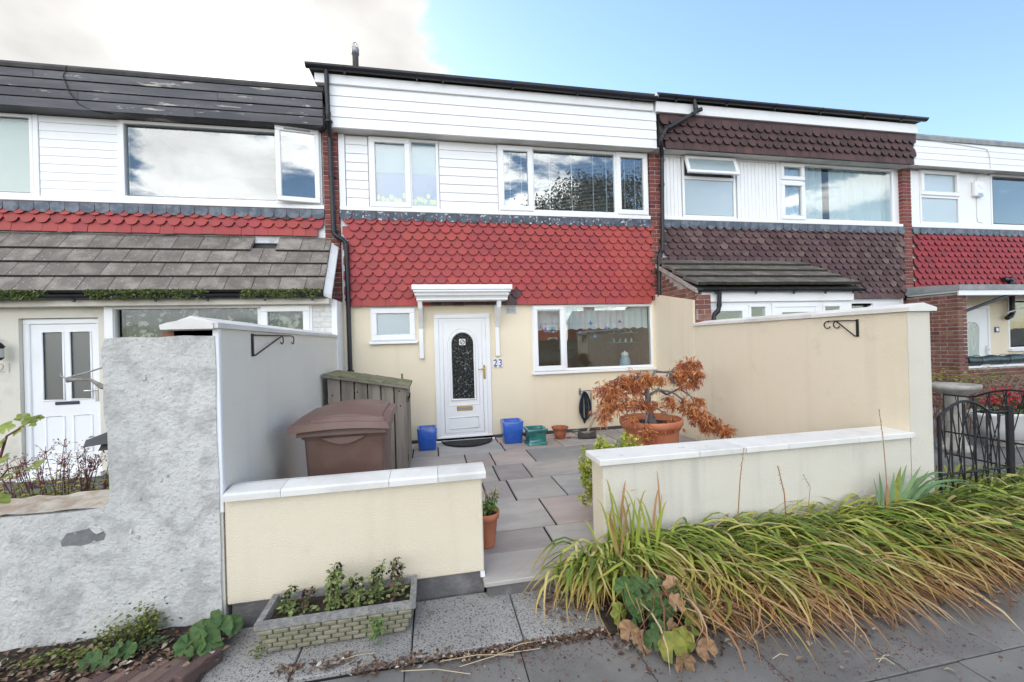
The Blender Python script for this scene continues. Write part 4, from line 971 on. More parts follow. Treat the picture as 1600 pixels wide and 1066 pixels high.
for i in range(n+1):
    x = -4.2 + 2.345*i/n
    for j in range(6):
        v.append((x, -4.055+.20*j/5, .70+.035*(j/5)+RND.uniform(-.006,.012)))
for i in range(n):
    for j in range(5): f.append((i*6+j, (i+1)*6+j, (i+1)*6+j+1, i*6+j+1))
b.add(v, f); b.build('broken_bed', 'broken_stone', gw)
b = MB(); b.prism([(-1.535,1.712),(-1.262,1.712),(-1.262,1.746),(-1.375,1.776),(-1.50,1.752),(-1.54,1.738)][::-1], 'Y', -4.11, -3.84); b.build('coping_stone', 'coping', gw)
b = MB(); b.box(-1.56,-1.275,-4.045,-3.9,1.655,1.706); b.build('brick_course', 'brick_brown', gw)
b = MB(); b.prism([(-2.075,.50),(-2.08,.53),(-2.05,.572),(-1.98,.582),(-1.93,.592),(-1.88,.575),(-1.862,.545),(-1.872,.515),(-1.93,.505),(-1.985,.495),(-2.03,.502)], 'Y', -4.0635, -4.05); b.build('bare_patch', 'patch_grey', gw)
b = MB(); b.prism([(-1.935,.592),(-1.885,.583),(-1.872,.565),(-1.90,.555),(-1.915,.565)][::-1], 'Y', -4.072, -4.063); b.build('flake', 'grey_render', gw)
for k in range(26):                                   # curling flakes and cracks
    x, z = RND.uniform(-1.80,-1.33), RND.uniform(.5,1.55); s = RND.uniform(.012,.035); a = RND.uniform(0,6)
    if RND.random() < .35: x, z = RND.uniform(-2.6,-1.4), RND.uniform(.1,.6)
    b = MB(); b.add([(x,-4.0605,z),(x+s*cos(a),-4.062,z+s*sin(a)),(x+s*cos(a+.9)*1.1,-4.062-RND.uniform(.006,.016),z+s*sin(a+.9)),(x+s*.4*cos(a+1.8),-4.0605,z+s*.4*sin(a+1.8))], [(0,1,2),(0,2,3)]); b.build('flake', 'grey_render', gw)

# ---- low front walls of 23
def low_wall(t, x0, x1, z0, ends, y0=-4.05, y1=-3.86, zt=.672, joints=(), m='garden_render', flat=False):
    b = MB(); b.box(x0, x1, y0, y1, z0, zt, .008); b.build('render', m, t)
    b = MB(); b.box(x0+.02, x1-.004, y0+.018, y1-.01, -.14, z0-.001); b.build('footing', 'foundation', t)
    xs = [ends[0]] + list(joints) + [ends[1]]
    for i in range(len(xs)-1):
        a, e = xs[i]+.0015, xs[i+1]-.0015
        b = MB(); zt2 = zt+.002
        if flat: b.box(a, e, y0-.035, y1+.03, zt2, zt2+.046, .005); b.build('coping_stone', 'coping', t); continue
        b.prism([(y0-.035,zt2),(y1+.03,zt2),(y1+.03,zt2+.030),(y1-.02,zt2+.052),(y0+.10,zt2+.060),(y0-.02,zt2+.045),(y0-.035,zt2+.034)][::-1], 'X', a, e); b.build('coping_stone', 'coping', t)
wl = thing('garden_wall', 'low cream wall left of entrance behind the stone trough', 'wall', (-.46, -3.95, 0))
low_wall(wl, -1.255, .312, .036, (-1.25, .338), joints=(-.93,-.29,.02))
b = MB(); b.box(.285,.314,-4.054,-4.02,.0,.036); b.build('bead_end', 'pvc', wl)
wr = thing('garden_wall', 'low cream wall right of entrance behind strappy green plants', 'wall', (2.58, -3.95, 0))
low_wall(wr, 1.192, 3.972, -.02, (1.152, 3.972), y0=-4.04, y1=-3.82, zt=.675, joints=(1.95,2.35,2.73,3.4), m='garden_render_shade', flat=True)
b = MB(); b.box(1.1885, 1.1915, -4.03, -3.83, -.02, .672); b.build('end_tone', 'garden_render', wr)  # thin skin giving the end face the warm-lit tone of the paint
gr = thing('garden_wall', 'tall cream wall with flat coping behind the orange maple tree', 'wall', (4.09, -2.6, 0))
b = MB(); b.box(3.974, 4.215, -4.034, -1.12, -.12, 1.742, .006); b.build('render', 'garden_render', gr)
b = MB(); b.box(3.9745, 4.214, -4.039, -4.0345, -.12, 1.741); b.build('end_tone', 'garden_render_shade', gr)  # thin skin with the front face's grey shade put into its colour
b = MB(); b.prism([(-1.121,-.1),(-1.121,1.95),(-1.13,2.14),(-.0,2.36),(-.0,-.1)][::-1], 'X', 3.962, 4.0025); b.build('render', 'garden_render', gr)
ys = [-4.075,-3.15,-2.2,-1.135]
for i in range(3):
    b = MB(); zt = 1.743; b.prism([(3.945,zt),(4.245,zt),(4.245,zt+.03),(4.10,zt+.072),(3.945,zt+.034)][::-1], 'Y', ys[i]+.0015, ys[i+1]-.0015); b.build('coping_stone', 'coping', gr)
# ================================================================== objects
mat('bin_brown', (0.165,0.098,0.080), (0.205,0.130,0.108), 3, .4, .7, rough=.5, bump=.08, bscale=120, spots=(.25,.15,.13), sscale=5, slo=.68, shi=.8)
mat('bin_grey', (0.028,0.034,0.038), (0.045,0.05,0.055), 4, rough=.5)
mat('rubber', (0.012,0.012,0.013), (0.03,0.028,0.027), 60, rough=.85, bump=.8, bscale=180)
mat('wood_grey', (0.27,0.235,0.195), (0.165,0.14,0.115), 7, .35, .68, rough=.85, var=.12, bump=.6, bscale=30, bdist=.006, stretch=(1,1,.12), hue=.01)
mat('wood_shingle', (0.22,0.20,0.13), (0.13,0.15,0.06), 8, .4, .66, rough=.9, var=.18, bump=.6, bscale=60, bdist=.006)
mat('wood_knot', (0.05,0.035,0.025), rough=.9)
mat('glaze_blue', (0.012,0.085,0.42), (0.02,0.12,0.52), 7, rough=.22, bump=.55, bscale=34, bdist=.012, spec=.6, coat=.4)
mat('glaze_teal', (0.012,0.135,0.125), (0.03,0.22,0.18), 8, .4, .66, rough=.2, bump=.12, bscale=40, spec=.6, coat=.4)
mat('terracotta', (0.45,0.145,0.070), (0.52,0.20,0.11), 4, rough=.65, bump=.12, bscale=60)
mat('terracotta_old', (0.28,0.075,0.035), (0.36,0.13,0.07), 9, rough=.75, bump=.3, bscale=60)
mat('hose', (0.010,0.013,0.024), (0.03,0.04,0.06), 20, rough=.4)
mat('spade', (0.03,0.034,0.045), (0.07,0.07,0.075), 12, rough=.5)
mat('ash_wood', (0.36,0.30,0.22), rough=.7)
mat('trough_stone', (0.33,0.32,0.30), (0.22,0.215,0.205), 30, .35, .6, rough=.95, bump=1.0, bscale=110, bdist=.008, spots=(.10,.10,.10), sscale=75, slo=.60, shi=.66)
mat('trough_brick', (0.30,0.275,0.20), (0.21,0.205,0.135), 14, rough=.92, var=.12, bump=.7, bscale=55, bdist=.008)
mat('mould_ground', (0.115,0.11,0.08), rough=.95)
mat('stone_pale', (0.42,0.40,0.36), (0.28,0.27,0.24), 8, rough=.9, bump=.6, bscale=40)
mat('white_plastic', (0.68,0.68,0.66), rough=.45)
mat('tarp', (0.008,0.020,0.020), (0.02,0.05,0.05), 6, rough=.3, bump=.6, bscale=9, bdist=.03)
mat('trellis', (0.17,0.13,0.085), rough=.85, var=.15)
mat('rag', (0.30,0.28,0.26), (0.2,0.18,0.17), 20, rough=.9)

# ---- brown wheelie bin
def wheelie(name, label, x0, x1, yf, yb, zr, m, group):
    t = thing(name, label, 'wheelie bin', ((x0+x1)/2, (yf+yb)/2, 0), group)
    cx = (x0+x1)/2; w = (x1-x0)/2
    def ring(k, z, dy=0.0, r=.04):
        hw, y0, y1 = w*k, yf+(1-k)*.32+dy, yb-(1-k)*.10; pts = []
        for (sx, yy, a0) in ((1,y0,-pi/2),(1,y1,0),(-1,y1,pi/2),(-1,y0,pi)):
            px = cx+sx*(hw-r); py = yy+(r if yy == y0 else -r)
            for j in range(4):
                a = a0 + j*pi/6; pts.append((px+r*cos(a), py+r*sin(a), z))
        return pts
    def loft(rings, b, cap=True):
        n = len(rings[0]); base = []; f = []
        for r in rings: base += r
        for i in range(len(rings)-1):
            for k in range(n): f.append((i*n+k, i*n+(k+1) % n, (i+1)*n+(k+1) % n, (i+1)*n+k))
        if cap: f.append(tuple(range(n-1,-1,-1))); f.append(tuple((len(rings)-1)*n+k for k in range(n)))
        b.add(base, f, True)
    b = MB(); loft([ring(.80,.04), ring(.83,.3), ring(.90,zr-.11), ring(.915,zr-.10), ring(.955,zr-.09), ring(.955,zr-.02), ring(.97,zr-.018), ring(.97,zr)], b)
    # moulded front grip and corner gussets under the rim
    gp = [(cx-.17,zr-.085)] + [(cx-.17+.34*k/10, zr-.085-.055*sin(pi*k/10)) for k in range(11)] + [(cx+.17,zr-.085)]
    b.prism(gp, 'Y', yf-.012, yf+.06)
    b.build('body', m, t)
    # lid: gently domed shell with a raised centre panel
    X0, X1, Y0, Y1 = x0-.055, x1+.018, yf-.085, yb+.05
    def shell(b, xa, xb, ya, yb_, zb, rise, th, bow=0.0, nx=20, ny=8):
        v = []; f = []; n = nx+1
        for lay in (0, 1):
            for j in range(ny+1):
                for i in range(n):
                    u, q = i/nx, j/ny; ins = .012*lay; bx = bow*(1-(2*u-1)**2)*(1-q)
                    v.append((xa+ins+(xb-xa-2*ins)*u, ya+ins-bx+(yb_-ya-2*ins+bx)*q, zb+rise*(1-(2*u-1)**2)+.03*min(1,q*2.2)+th*lay))
        m0 = (ny+1)*n
        for j in range(ny):
            for i in range(nx):
                k = j*n+i; f += [(k+n, k+n+1, k+1, k), (m0+k, m0+k+1, m0+k+n+1, m0+k+n)]
        per = list(range(n)) + [j*n+nx for j in range(1,ny+1)] + [ny*n+i for i in range(nx-1,-1,-1)] + [j*n for j in range(ny-1,0,-1)]
        for q in range(len(per)): p_, e_ = per[q], per[(q+1) % len(per)]; f.append((p_, e_, m0+e_, m0+p_))
        b.add(v, f)
    b = MB(); shell(b, X0, X1, Y0, Y1, zr-.028, .030, .050, bow=.035)
    lo = b.build('lid', m, t)
    b = MB(); shell(b, X0+.09, X1-.06, Y0+.11, Y1-.04, zr+.020, .040, .032, bow=.02); b.build('lid_panel', m, lo)
    b = MB(); shell(b, X0+.16, X1-.04, Y0+.02, Y0+.085, zr+.0185, .022, .010, bow=.02, ny=2); b.build('lid_lip', m, lo)
    b = MB(); shell(b, X0+.055, X1-.03, Y0+.05, Y0+.10, zr-.066, .006, .040, bow=.0, ny=2); b.build('lid_skirt', m, lo)
    for s in (-1, 1):
        b = MB(); b.tube([(cx+s*w*.74,yb-.03,.10),(cx+s*w*.9,yb-.03,.10)], .10, 18); b.build('wheel', 'rubber', t)
    b = MB(); b.tube([(x0+.04,yb+.02,zr-.03),(x0+.04,yb+.085,zr-.01),(x1-.04,yb+.085,zr-.01),(x1-.04,yb+.02,zr-.03)], .016, 8); b.build('handle', m, t)
    return t
tb = wheelie('wheelie_bin', 'brown wheelie bin behind low cream wall', -1.055, -.365, -3.32, -2.60, .945, 'bin_brown', 'wheelie bins')
b = MB(); b.box(-.755,-.665,-3.268,-3.262,.775,.792); b.M = Matrix.Identity(4); b.build('label', 'number_white', tb)
wheelie('wheelie_bin', 'dark grey wheelie bin half hidden by grey garden wall', -2.30, -1.73, -3.42, -2.75, .97, 'bin_grey', 'wheelie bins')

# ---- slatted timber bin store
bs = thing('bin_store', 'weathered timber bin store with slatted side and mossy shingle lid', 'bin store', (-.78, -1.1, 0))
X0, X1, YF, YB = -1.255, -.315, -1.46, -.72
zt = lambda x: 1.215 - .175*(x-X0)/(X1-X0)
n = 6; w = (X1-X0)/n
for i in range(n):
    a, e = X0+i*w+.008, X0+(i+1)*w-.008
    b = MB(); b.prism([(a,.02),(e,.02),(e,zt(e)),(a,zt(a))], 'Y', YF-.010+RND.uniform(-.002,.002), YF+.010); pb = b.build('slat', 'wood_grey', bs)
    b = MB(); b.prism([(a,.02),(e,.02),(e,zt(e)),(a,zt(a))], 'Y', YB-.01, YB+.01); b.build('slat', 'wood_grey', bs)
    for q in range(2):
        kx, kz = RND.uniform(a+.02,e-.02), RND.uniform(.55,1.02); b = MB(); b.lathe([(0,0),(.008,0),(.009,.002),(0,.0025)], 8); b.v = [(kx+p[0], YF-.0105-p[2]*.5, kz+p[1]*1.3) for p in b.v]; b.build('knot', 'wood_knot', pb)
b = MB(); b.box(X0,X1,YF+.012,YF+.03,.12,.20); b.box(X0,X1,YF+.012,YF+.03,.85,.93); b.box(X0,X0+.02,YF+.03,YB-.012,.02,1.2); b.box(X0+.02,X1-.02,YF+.031,YF+.05,.02,1.02); b.build('inner_frame', 'wood_knot', bs)
for k in range(2):
    y0, y1 = YF+.02+.35*k, YF+.36+.35*k
    b = MB(); b.box(X1-.02, X1+.006, y0, y1-.006, .03, 1.02, .003); dr = b.build('door', 'wood_grey', bs)
    b = MB(); b.box(X1+.006,X1+.016,y0+.02,y0+.16,.88,.91,.002); b.tube([(X1+.012,y0+.02,.86),(X1+.02,y0+.02,.93)], .008, 6); b.build('hinge', 'iron_black', dr)
b = MB(); b.prism([(X0-.03,zt(X0)+.008),(X1+.035,zt(X1)-.002),(X1+.035,zt(X1)+.020),(X0-.03,zt(X0)+.030)], 'Y', YF-.045, YB+.03); lid = b.build('lid', 'wood_knot', bs)
b = MB(); b.prism([(X0-.03,zt(X0)+.002),(X1+.035,zt(X1)-.010),(X1+.035,zt(X1)+.022),(X0-.03,zt(X0)+.032)], 'Y', YF-.060, YF-.046); b.build('lid_edge', 'wood_grey', lid)
ang = atan2(.175, X1-X0)
for i in range(6):
    for j in range(5):
        x = X0-.03 + (i+.5)*(X1-X0+.07)/6; y = YF-.05 + (j+.5)*(YB-YF+.08)/5
        b = MB(); b.box(-.085,.085,-.078,.078,0,.012,.003); obj('shingle', b.mesh('shingle','wood_shingle'), lid, loc=(x, y, zt(x)+.026), rot=(RND.uniform(-.01,.01), ang+.03+RND.uniform(-.01,.01), RND.uniform(-.02,.02)))
b = MB(); b.tube([(-.42,-.70,1.05),(-.42,-.70,1.17)], .014, 8); b.build('latch_post', 'wood_grey', bs)

# ---- pots by the door
def square_pot(name, label, cx, cy, wb, wt, h, m, lip=.0, foot=.0, group=None):
    t = thing(name, label, 'plant pot', (cx, cy, 0), group)
    b = MB(); rs = []
    def ring(hw, z, r=.025):
        p = []
        for (sx, sy, a0) in ((1,-1,-pi/2),(1,1,0),(-1,1,pi/2),(-1,-1,pi)):
            for j in range(4): a = a0+j*pi/6; p.append((cx+sx*(hw-r)+r*cos(a), cy+sy*(hw-r)+r*sin(a), z))
        return p
    prof = []
    if foot: prof += [(wb/2+foot,0),(wb/2+foot,.03),(wb/2,.04)]
    else: prof += [(wb/2-.01,0),(wb/2,.012)]
    if lip: prof += [(wt/2-lip-.005,h-.05),(wt/2-.006,h-.04),(wt/2,h-.03),(wt/2,h-.006),(wt/2-.006,h)]
    else: prof += [(wt/2,h-.008),(wt/2-.004,h)]
    prof += [(wt/2-.03,h),(wt/2-.035,h-.05),(.03,h-.06)]
    for hw, z in prof: rs.append(ring(hw, z, min(.025, hw*.5)))
    n = 16; v = [p for r in rs for p in r]; f = []
    for i in range(len(rs)-1):
        for k in range(n): f.append((i*n+k, i*n+(k+1) % n, (i+1)*n+(k+1) % n, (i+1)*n+k))
    b.add(v, f, True); b.build('pot', m, t)
    b = MB(); b.box(cx-wt/2+.034,cx+wt/2-.034,cy-wt/2+.034,cy+wt/2-.034,h-.09,h-.045); b.build('soil', 'soil', t)
    return t
square_pot('plant_pot', 'blue glazed square pot left of front door beside timber store', -.095, -.44, .25, .29, .33, 'glaze_blue', group='pots along the house front')
square_pot('plant_pot', 'blue glazed square pot right of front door', 1.215, -.40, .275, .325, .345, 'glaze_blue', group='pots along the house front')
square_pot('plant_pot', 'teal glazed square pot with broad rim', 1.545, -.62, .27, .325, .245, 'glaze_teal', lip=.020, foot=.016, group='pots along the house front')
t = thing('plant_pot', 'small terracotta pot with scalloped rim against the house', 'plant pot', (2.0, -.42, 0), 'pots along the house front')
b = MB(); sc = lambda k, n, z: 1+(.05*cos(k*2*pi/n*12) if z > .15 else 0)
b.lathe([(0,0),(.075,0),(.08,.01),(.092,.06),(.105,.11),(.098,.14),(.118,.155),(.135,.19),(.128,.19),(.105,.15),(.0,.14)], 48, 2.0, -.42, 0, wob=sc); b.build('pot', 'terracotta_old', t)
b = MB(); b.lathe([(.10,.142),(.0,.15)], 16, 2.0, -.42, 0); b.build('soil', 'soil', t)
t = thing('doormat', 'half round black rubber doormat on the flags', 'doormat', (.53, -.12, 0))
b = MB(); pl = [(.53+.40*cos(pi+pi*k/20), -.105+.42*sin(pi+pi*k/20)) for k in range(21)]; b.prism(pl, 'Z', .004, .018); b.build('mat', 'rubber', t)
b = MB(); b.tube([(p[0],p[1],.018) for p in pl], .010, 6); b.build('rim', 'rubber', t)
mb_ = MB()
for k in range(60):
    a = pi+pi*RND.random(); r = .36*sqrt(RND.random()); x, y = .53+r*cos(a), -.105+r*sin(a)*1.0; s = RND.uniform(.005,.014); q = RND.uniform(0,6)
    mb_.add([(x,y,.020),(x+s*cos(q),y+s*sin(q),.021),(x+s*cos(q+1.2),y+s*sin(q+1.2),.024)], [(0,1,2)])
mb_.build('leaf_scraps', 'dead_leaf', t, kind='stuff')

# ---- hose on its hanger, shovel
t = thing('garden_hose', 'coiled dark blue hose hanging on a wall bracket', 'hose', (2.57, -.05, 0))
b = MB()
for k in range(12):
    x = 2.565+RND.uniform(-.012,.012); wv = .014+.0075*k*RND.uniform(.8,1); z0, z1 = .135+.015*RND.random()+.008*k, .685
    pts = []
    for j in range(25):
        a = 2*pi*j/24; zz_ = (z0+z1)/2 + (z1-z0)/2*sin(a); xx = x + wv*cos(a)*(1.15-.35*sin(a)); pts.append((xx, -.040-.0045*k+RND.uniform(-.004,.004), zz_))
    b.tube(pts, .0085, 6, cap=False)
b.build('hose_coil', 'hose', t)
b = MB(); b.tube([(2.50,-.004,.70),(2.50,-.10,.705),(2.69,-.10,.705),(2.69,-.06,.68),(2.69,-.05,.25)], .010, 6); b.tube([(2.53,-.03,.64),(2.66,-.03,.64)], .008, 6); b.box(2.49,2.53,-.01,-.001,.62,.74,.003); b.build('bracket', 'galv', t)
t = thing('shovel', 'dark bladed shovel with pale shaft lying by the wall', 'shovel', (2.45, -.45, 0))
b = MB(); v = []; f = []
for i in range(7):
    u = i/6
    for j in range(6):
        s = j/5; v.append((2.24+.30*u+.10*s, -.58+.26*s-.04*u, .012+.05*abs(2*u-1)**2*(.4+.6*s)+.02*s))
for i in range(6):
    for j in range(5): f.append((i*6+j,(i+1)*6+j,(i+1)*6+j+1,i*6+j+1))
n0 = len(v); v += [(p[0],p[1],p[2]-.008) for p in v[:n0]]; f += [tuple(q+n0 for q in reversed(x)) for x in f[:30]]
b.add(v, f, True); b.build('blade', 'spade', t)
b = MB(); b.tube([(2.48,-.36,.04),(2.56,-.27,.10),(2.86,-.07,.44)], .018, 8); b.build('shaft', 'ash_wood', t)
t = thing('trowel', 'rusty hand tool lying on the flags between small pot and shovel', 'trowel', (2.16, -.47, 0))
b = MB(); b.tube([(2.10,-.47,.015),(2.17,-.46,.018)], .014, 8); b.build('grip', 'terracotta_old', t)
b = MB(); b.strip([(2.17,-.46,.018),(2.20,-.456,.016),(2.25,-.45,.014),(2.29,-.445,.010)], [.006,.026,.028,.004], (0,0,1)); b.build('blade', 'galv', t)

# ---- big terracotta tub for the maple
t = thing('plant_pot', 'large round terracotta tub holding the orange maple', 'plant pot', (2.715, -2.0, 0))
b = MB(); rb = lambda k, n, z: 1+(.012 if (k % 12) in (0,1) and .05 < z < .40 else 0)
b.lathe([(0,0),(.285,0),(.29,.01),(.335,.40),(.338,.43),(.352,.435),(.360,.47),(.378,.48),(.388,.50),(.388,.55),(.380,.562),(.358,.56),(.35,.50),(.33,.46)], 72, 2.715, -2.0, 0, wob=rb); b.build('pot', 'terracotta', t)
b = MB(); b.lathe([(.338,.48),(.2,.495),(.0,.50)], 32, 2.715, -2.0, 0); b.build('soil', 'soil', t)
# ---- terracotta pot just inside the entrance
t = thing('plant_pot', 'slim terracotta pot at the end of left low wall', 'plant pot', (.385, -3.62, 0))
b = MB(); b.lathe([(0,0),(.062,0),(.064,.008),(.088,.215),(.102,.22),(.106,.265),(.100,.268),(.088,.262),(.080,.22),(0,.215)], 28, .385, -3.62, 0); b.build('pot', 'terracotta', t)
b = MB(); b.lathe([(.088,.235),(0,.24)], 18, .385, -3.62, 0); b.build('soil', 'soil', t)
t = thing('plant_pot', 'round terracotta pot under lime green shrub behind right wall end', 'plant pot', (1.55, -3.3, 0))
b = MB(); b.lathe([(0,0),(.11,0),(.15,.20),(.165,.205),(.17,.25),(.155,.25),(.14,.21),(0,.2)], 28, 1.55, -3.3, 0); b.build('pot', 'terracotta', t)
b = MB(); b.lathe([(.15,.22),(0,.225)], 18, 1.55, -3.3, 0); b.build('soil', 'soil', t)

# ---- stone trough with moulded brick pattern
t = thing('planter_trough', 'cast stone trough with moulded brick sides against low cream wall', 'planter', (-.56, -4.21, -.1))
x0, x1, yf, yb = -.985, -.130, -4.375, -4.085
b = MB()
def fr(k, z):
    return [(x0+k,yf+k,z),(x1-k,yf+k,z),(x1-k,yb-k*.3,z),(x0+k,yb-k*.3,z)]
R = [fr(.055,-.098), fr(.008,.05), fr(.0,.055), fr(.0,.088), fr(.035,.088), fr(.045,.02)]
v = [p for r in R for p in r]; f = [(3,2,1,0)]
for i in range(len(R)-1):
    for k in range(4): f.append((i*4+k, i*4+(k+1) % 4, (i+1)*4+(k+1) % 4, (i+1)*4+k))
b.add(v, f); b.build('body', 'trough_stone', t)
b = MB(); b.add([(x0+.058,yf+.0525,-.096),(x1-.058,yf+.0525,-.096),(x1-.012,yf+.0075,.046),(x0+.012,yf+.0075,.046)], [(0,1,2,3)]); b.build('mould_ground', 'mould_ground', t)
b = MB(); b.box(x0+.044,x1-.044,yf+.044,yb-.013,-.02,.045); b.build('soil', 'soil', t)
th = atan2(.047, .148)
for r in range(5):
    z = -.080 + r*.030; k = .055-.047*(z+.098)/.148; n = 10; L0 = x1-x0-2*k-.01; off = .5 if r % 2 else 0
    for i in range(n+1):
        a = x0+k+.005+(i-off)*L0/n; e = a+L0/n-.007; a = max(a, x0+k+.004); e = min(e, x1-k-.004)
        if e-a < .015: continue
        bm_ = MB(); w_ = (e-a)/2; bm_.box(-w_,w_,-.011,.002,-.0122,.0122,.004)
        obj('moulded_brick', bm_.mesh('moulded_brick','trough_brick'), t, loc=((a+e)/2, yf+k-.001, z), rot=(-th*-1.0, RND.uniform(-.01,.01), 0))
# ---- hanging basket brackets on the party walls
def basket(t, x, s, y0, y1, z):
    d = 1 if y1 > y0 else -1; xx = x+s*.012
    b = MB(); b.box(min(x,x+s*.010),max(x,x+s*.010),y0-.012,y0+.012,z-.155,z+.01,.002); b.build('back_plate', 'iron_black', t)
    L0 = abs(y1-y0)
    b = MB(); b.tube([(xx,y0,z),(xx,y0+d*L0*.9,z+.01)], .0055, 6); b.build('arm', 'iron_black', t)
    b = MB(); b.tube([(xx,y0,z-.145),(xx,y0+d*.02,z-.148),(xx,y0+d*L0*.62,z)], .0055, 6); b.build('brace', 'iron_black', t)
    for c, r in ((L0*.64,.035),(L0*.95,.035)):
        b = MB(); b.tube([(xx,y0+d*(c-r*.2)+d*r*sin(a*pi/6),z-.030+r*cos(a*pi/6)) for a in range(-1,9)], .005, 6); b.build('scroll', 'iron_black', t)
t = thing('hanging_bracket', 'wrought iron hanging basket bracket on left wall above brown bin', 'bracket', (-1.29,-3.55,1.6)); basket(t, -1.273, 1, -3.54, -2.62, 1.685)
t = thing('hanging_bracket', 'wrought iron hanging basket bracket on right wall near its front end', 'bracket', (3.97,-3.6,1.6)); basket(t, 3.973, -1, -3.62, -3.30, 1.690)
# ---- broken line hook on the grey wall
t = thing('line_hook', 'bent wire hook with twisted rag sticking out of grey wall', 'hook', (-1.87,-3.95,1.45))
b = MB(); b.tube([(-1.86,-3.95,1.525),(-2.0,-3.955,1.475),(-2.11,-3.96,1.445),(-2.135,-3.96,1.46),(-2.13,-3.96,1.475)], .005, 6); b.build('wire', 'galv', t)
b = MB(); b.tube([(-1.86,-3.95,1.365),(-1.93,-3.955,1.385),(-1.99,-3.955,1.43),(-2.06,-3.96,1.435),(-2.10,-3.96,1.435)], [.004,.016,.008,.010,.018], 7); b.build('rag', 'rag', t)

# ---- iron gate, open leaf, planter, bird bath, trellis, roll on the right
def gate_leaf(t, p0, p1, z0, h, nb, arch=.12, post_h=None):
    a, e = Vector(p0), Vector(p1)
    P = lambda s, z: (a.x+(e.x-a.x)*s, a.y+(e.y-a.y)*s, z)
    top = lambda s: z0+h+(arch*sin(pi*min(s/.72,1)))
    b = MB(); b.tube([P(k/16, top(k/16)) for k in range(17)], .011, 6); b.build('top_rail', 'iron_black', t)
    for z in (z0+.06, z0+h*.42):
        b = MB(); b.tube([P(0,z),P(1,z)], .010, 6); b.build('cross_rail', 'iron_black', t)
    for k in range(nb+1):
        s = k/nb; b = MB(); r = .014 if k in (0,) else (.028 if k == nb and post_h else .0065)
        b.tube([P(s,z0),P(s,top(s) if not (k == nb and post_h) else z0+post_h)], r, 8); b.build('bar', 'iron_black', t)
    for k in range(nb-1):
        for (s0, s1) in ((k,k+1.2),(k+1.2,k)):
            b = MB(); b.tube([P(s0/nb,z0+.06),P((s0+s1)/2/nb+.02,z0+h*.5),P(s1/nb,top(min(s1/nb,1)))], .005, 5); b.build('brace_bar', 'iron_black', t)
t = thing('iron_gate', 'black wrought iron gate with arched top beside tall wall end', 'gate', (4.75,-4.0,-.1), 'iron gates'); gate_leaf(t, (4.34,-4.0), (5.16,-4.0), -.06, .88, 6, post_h=.93)
t = thing('iron_gate', 'open rusty iron gate leaf further back near white planter', 'gate', (6.2,-3.3,-.1), 'iron gates'); gate_leaf(t, (6.17,-3.85), (6.17,-2.85), .0, .78, 7)
t = thing('planter_bowl', 'white oval planter bowl filled with red geraniums', 'planter', (7.9,-2.5,-.06))
b = MB(); b.lathe([(0,0),(.30,0),(.36,.02),(.52,.20),(.60,.33),(.64,.36),(.64,.39),(.60,.39),(.5,.30),(0,.30)], 36, 0, 0, 0); b.v = [(7.92+p[0]*1.05, -2.5+p[1]*.45, .04+p[2]) for p in b.v]; b.build('bowl', 'white_plastic', t)
b = MB(); b.lathe([(.58,.36),(0,.37)], 24, 0, 0, 0); b.v = [(7.92+p[0]*1.05, -2.5+p[1]*.45, .04+p[2]) for p in b.v]; b.build('soil', 'soil', t)
b = MB(); b.box(7.65,8.2,-2.62,-2.38,-.06,.04,.01); b.build('plinth', 'stone_pale', t)
t = thing('bird_bath', 'weathered stone bird bath by the iron gate', 'bird bath', (6.9,-2.5,-.06))
b = MB(); b.lathe([(0,0),(.19,0),(.19,.06),(.13,.10),(.09,.22),(.08,.5),(.11,.68),(.13,.76)], 20, 6.9, -2.5, -.06); b.build('pedestal', 'stone_pale', t)
b = MB(); b.lathe([(.0,.74),(.13,.76),(.24,.84),(.255,.86),(.255,.90),(.22,.90),(.12,.85),(0,.84)], 28, 6.9, -2.5, -.06); b.build('basin', 'stone_pale', t)
t = thing('trellis', 'low diamond lattice trellis in front of brick porch', 'trellis', (9,-1.7,-.06))
for d in (1, -1):
    for k in range(17):
        x = 7.5+k*.2; z0, z1 = -.04, .80; xa, xb = (x, x+.75) if d > 0 else (x+.75, x)
        b = MB(); b.add([(xa-.022,-1.7-.012*d,z0),(xa+.022,-1.7-.012*d,z0),(xb+.022,-1.7-.012*d,z1),(xb-.022,-1.7-.012*d,z1),(xa-.022,-1.69-.012*d,z0),(xa+.022,-1.69-.012*d,z0),(xb+.022,-1.69-.012*d,z1),(xb-.022,-1.69-.012*d,z1)], [(0,1,2,3),(7,6,5,4),(0,4,5,1),(2,6,7,3),(1,5,6,2),(0,3,7,4)]); b.build('lath', 'trellis', t)
t = thing('rolled_cover', 'dark green rolled plastic cover lying on brick porch wall', 'cover', (10.7,-.77,.87))
b = MB(); b.tube([(9.9+.17*k,-.77+.008*sin(k*2.1),.965+.008*cos(k*1.7)) for k in range(12)], [.085+.01*sin(k*1.9) for k in range(12)], 14); b.build('roll', 'tarp', t)
for x in (10.2,10.9,11.5):
    b = MB(); b.tube([(x+.003*cos(k),-.77+.1*cos(k*pi/8),.965+.1*sin(k*pi/8)) for k in range(17)], .006, 5); b.build('tie', 'iron_black', t)
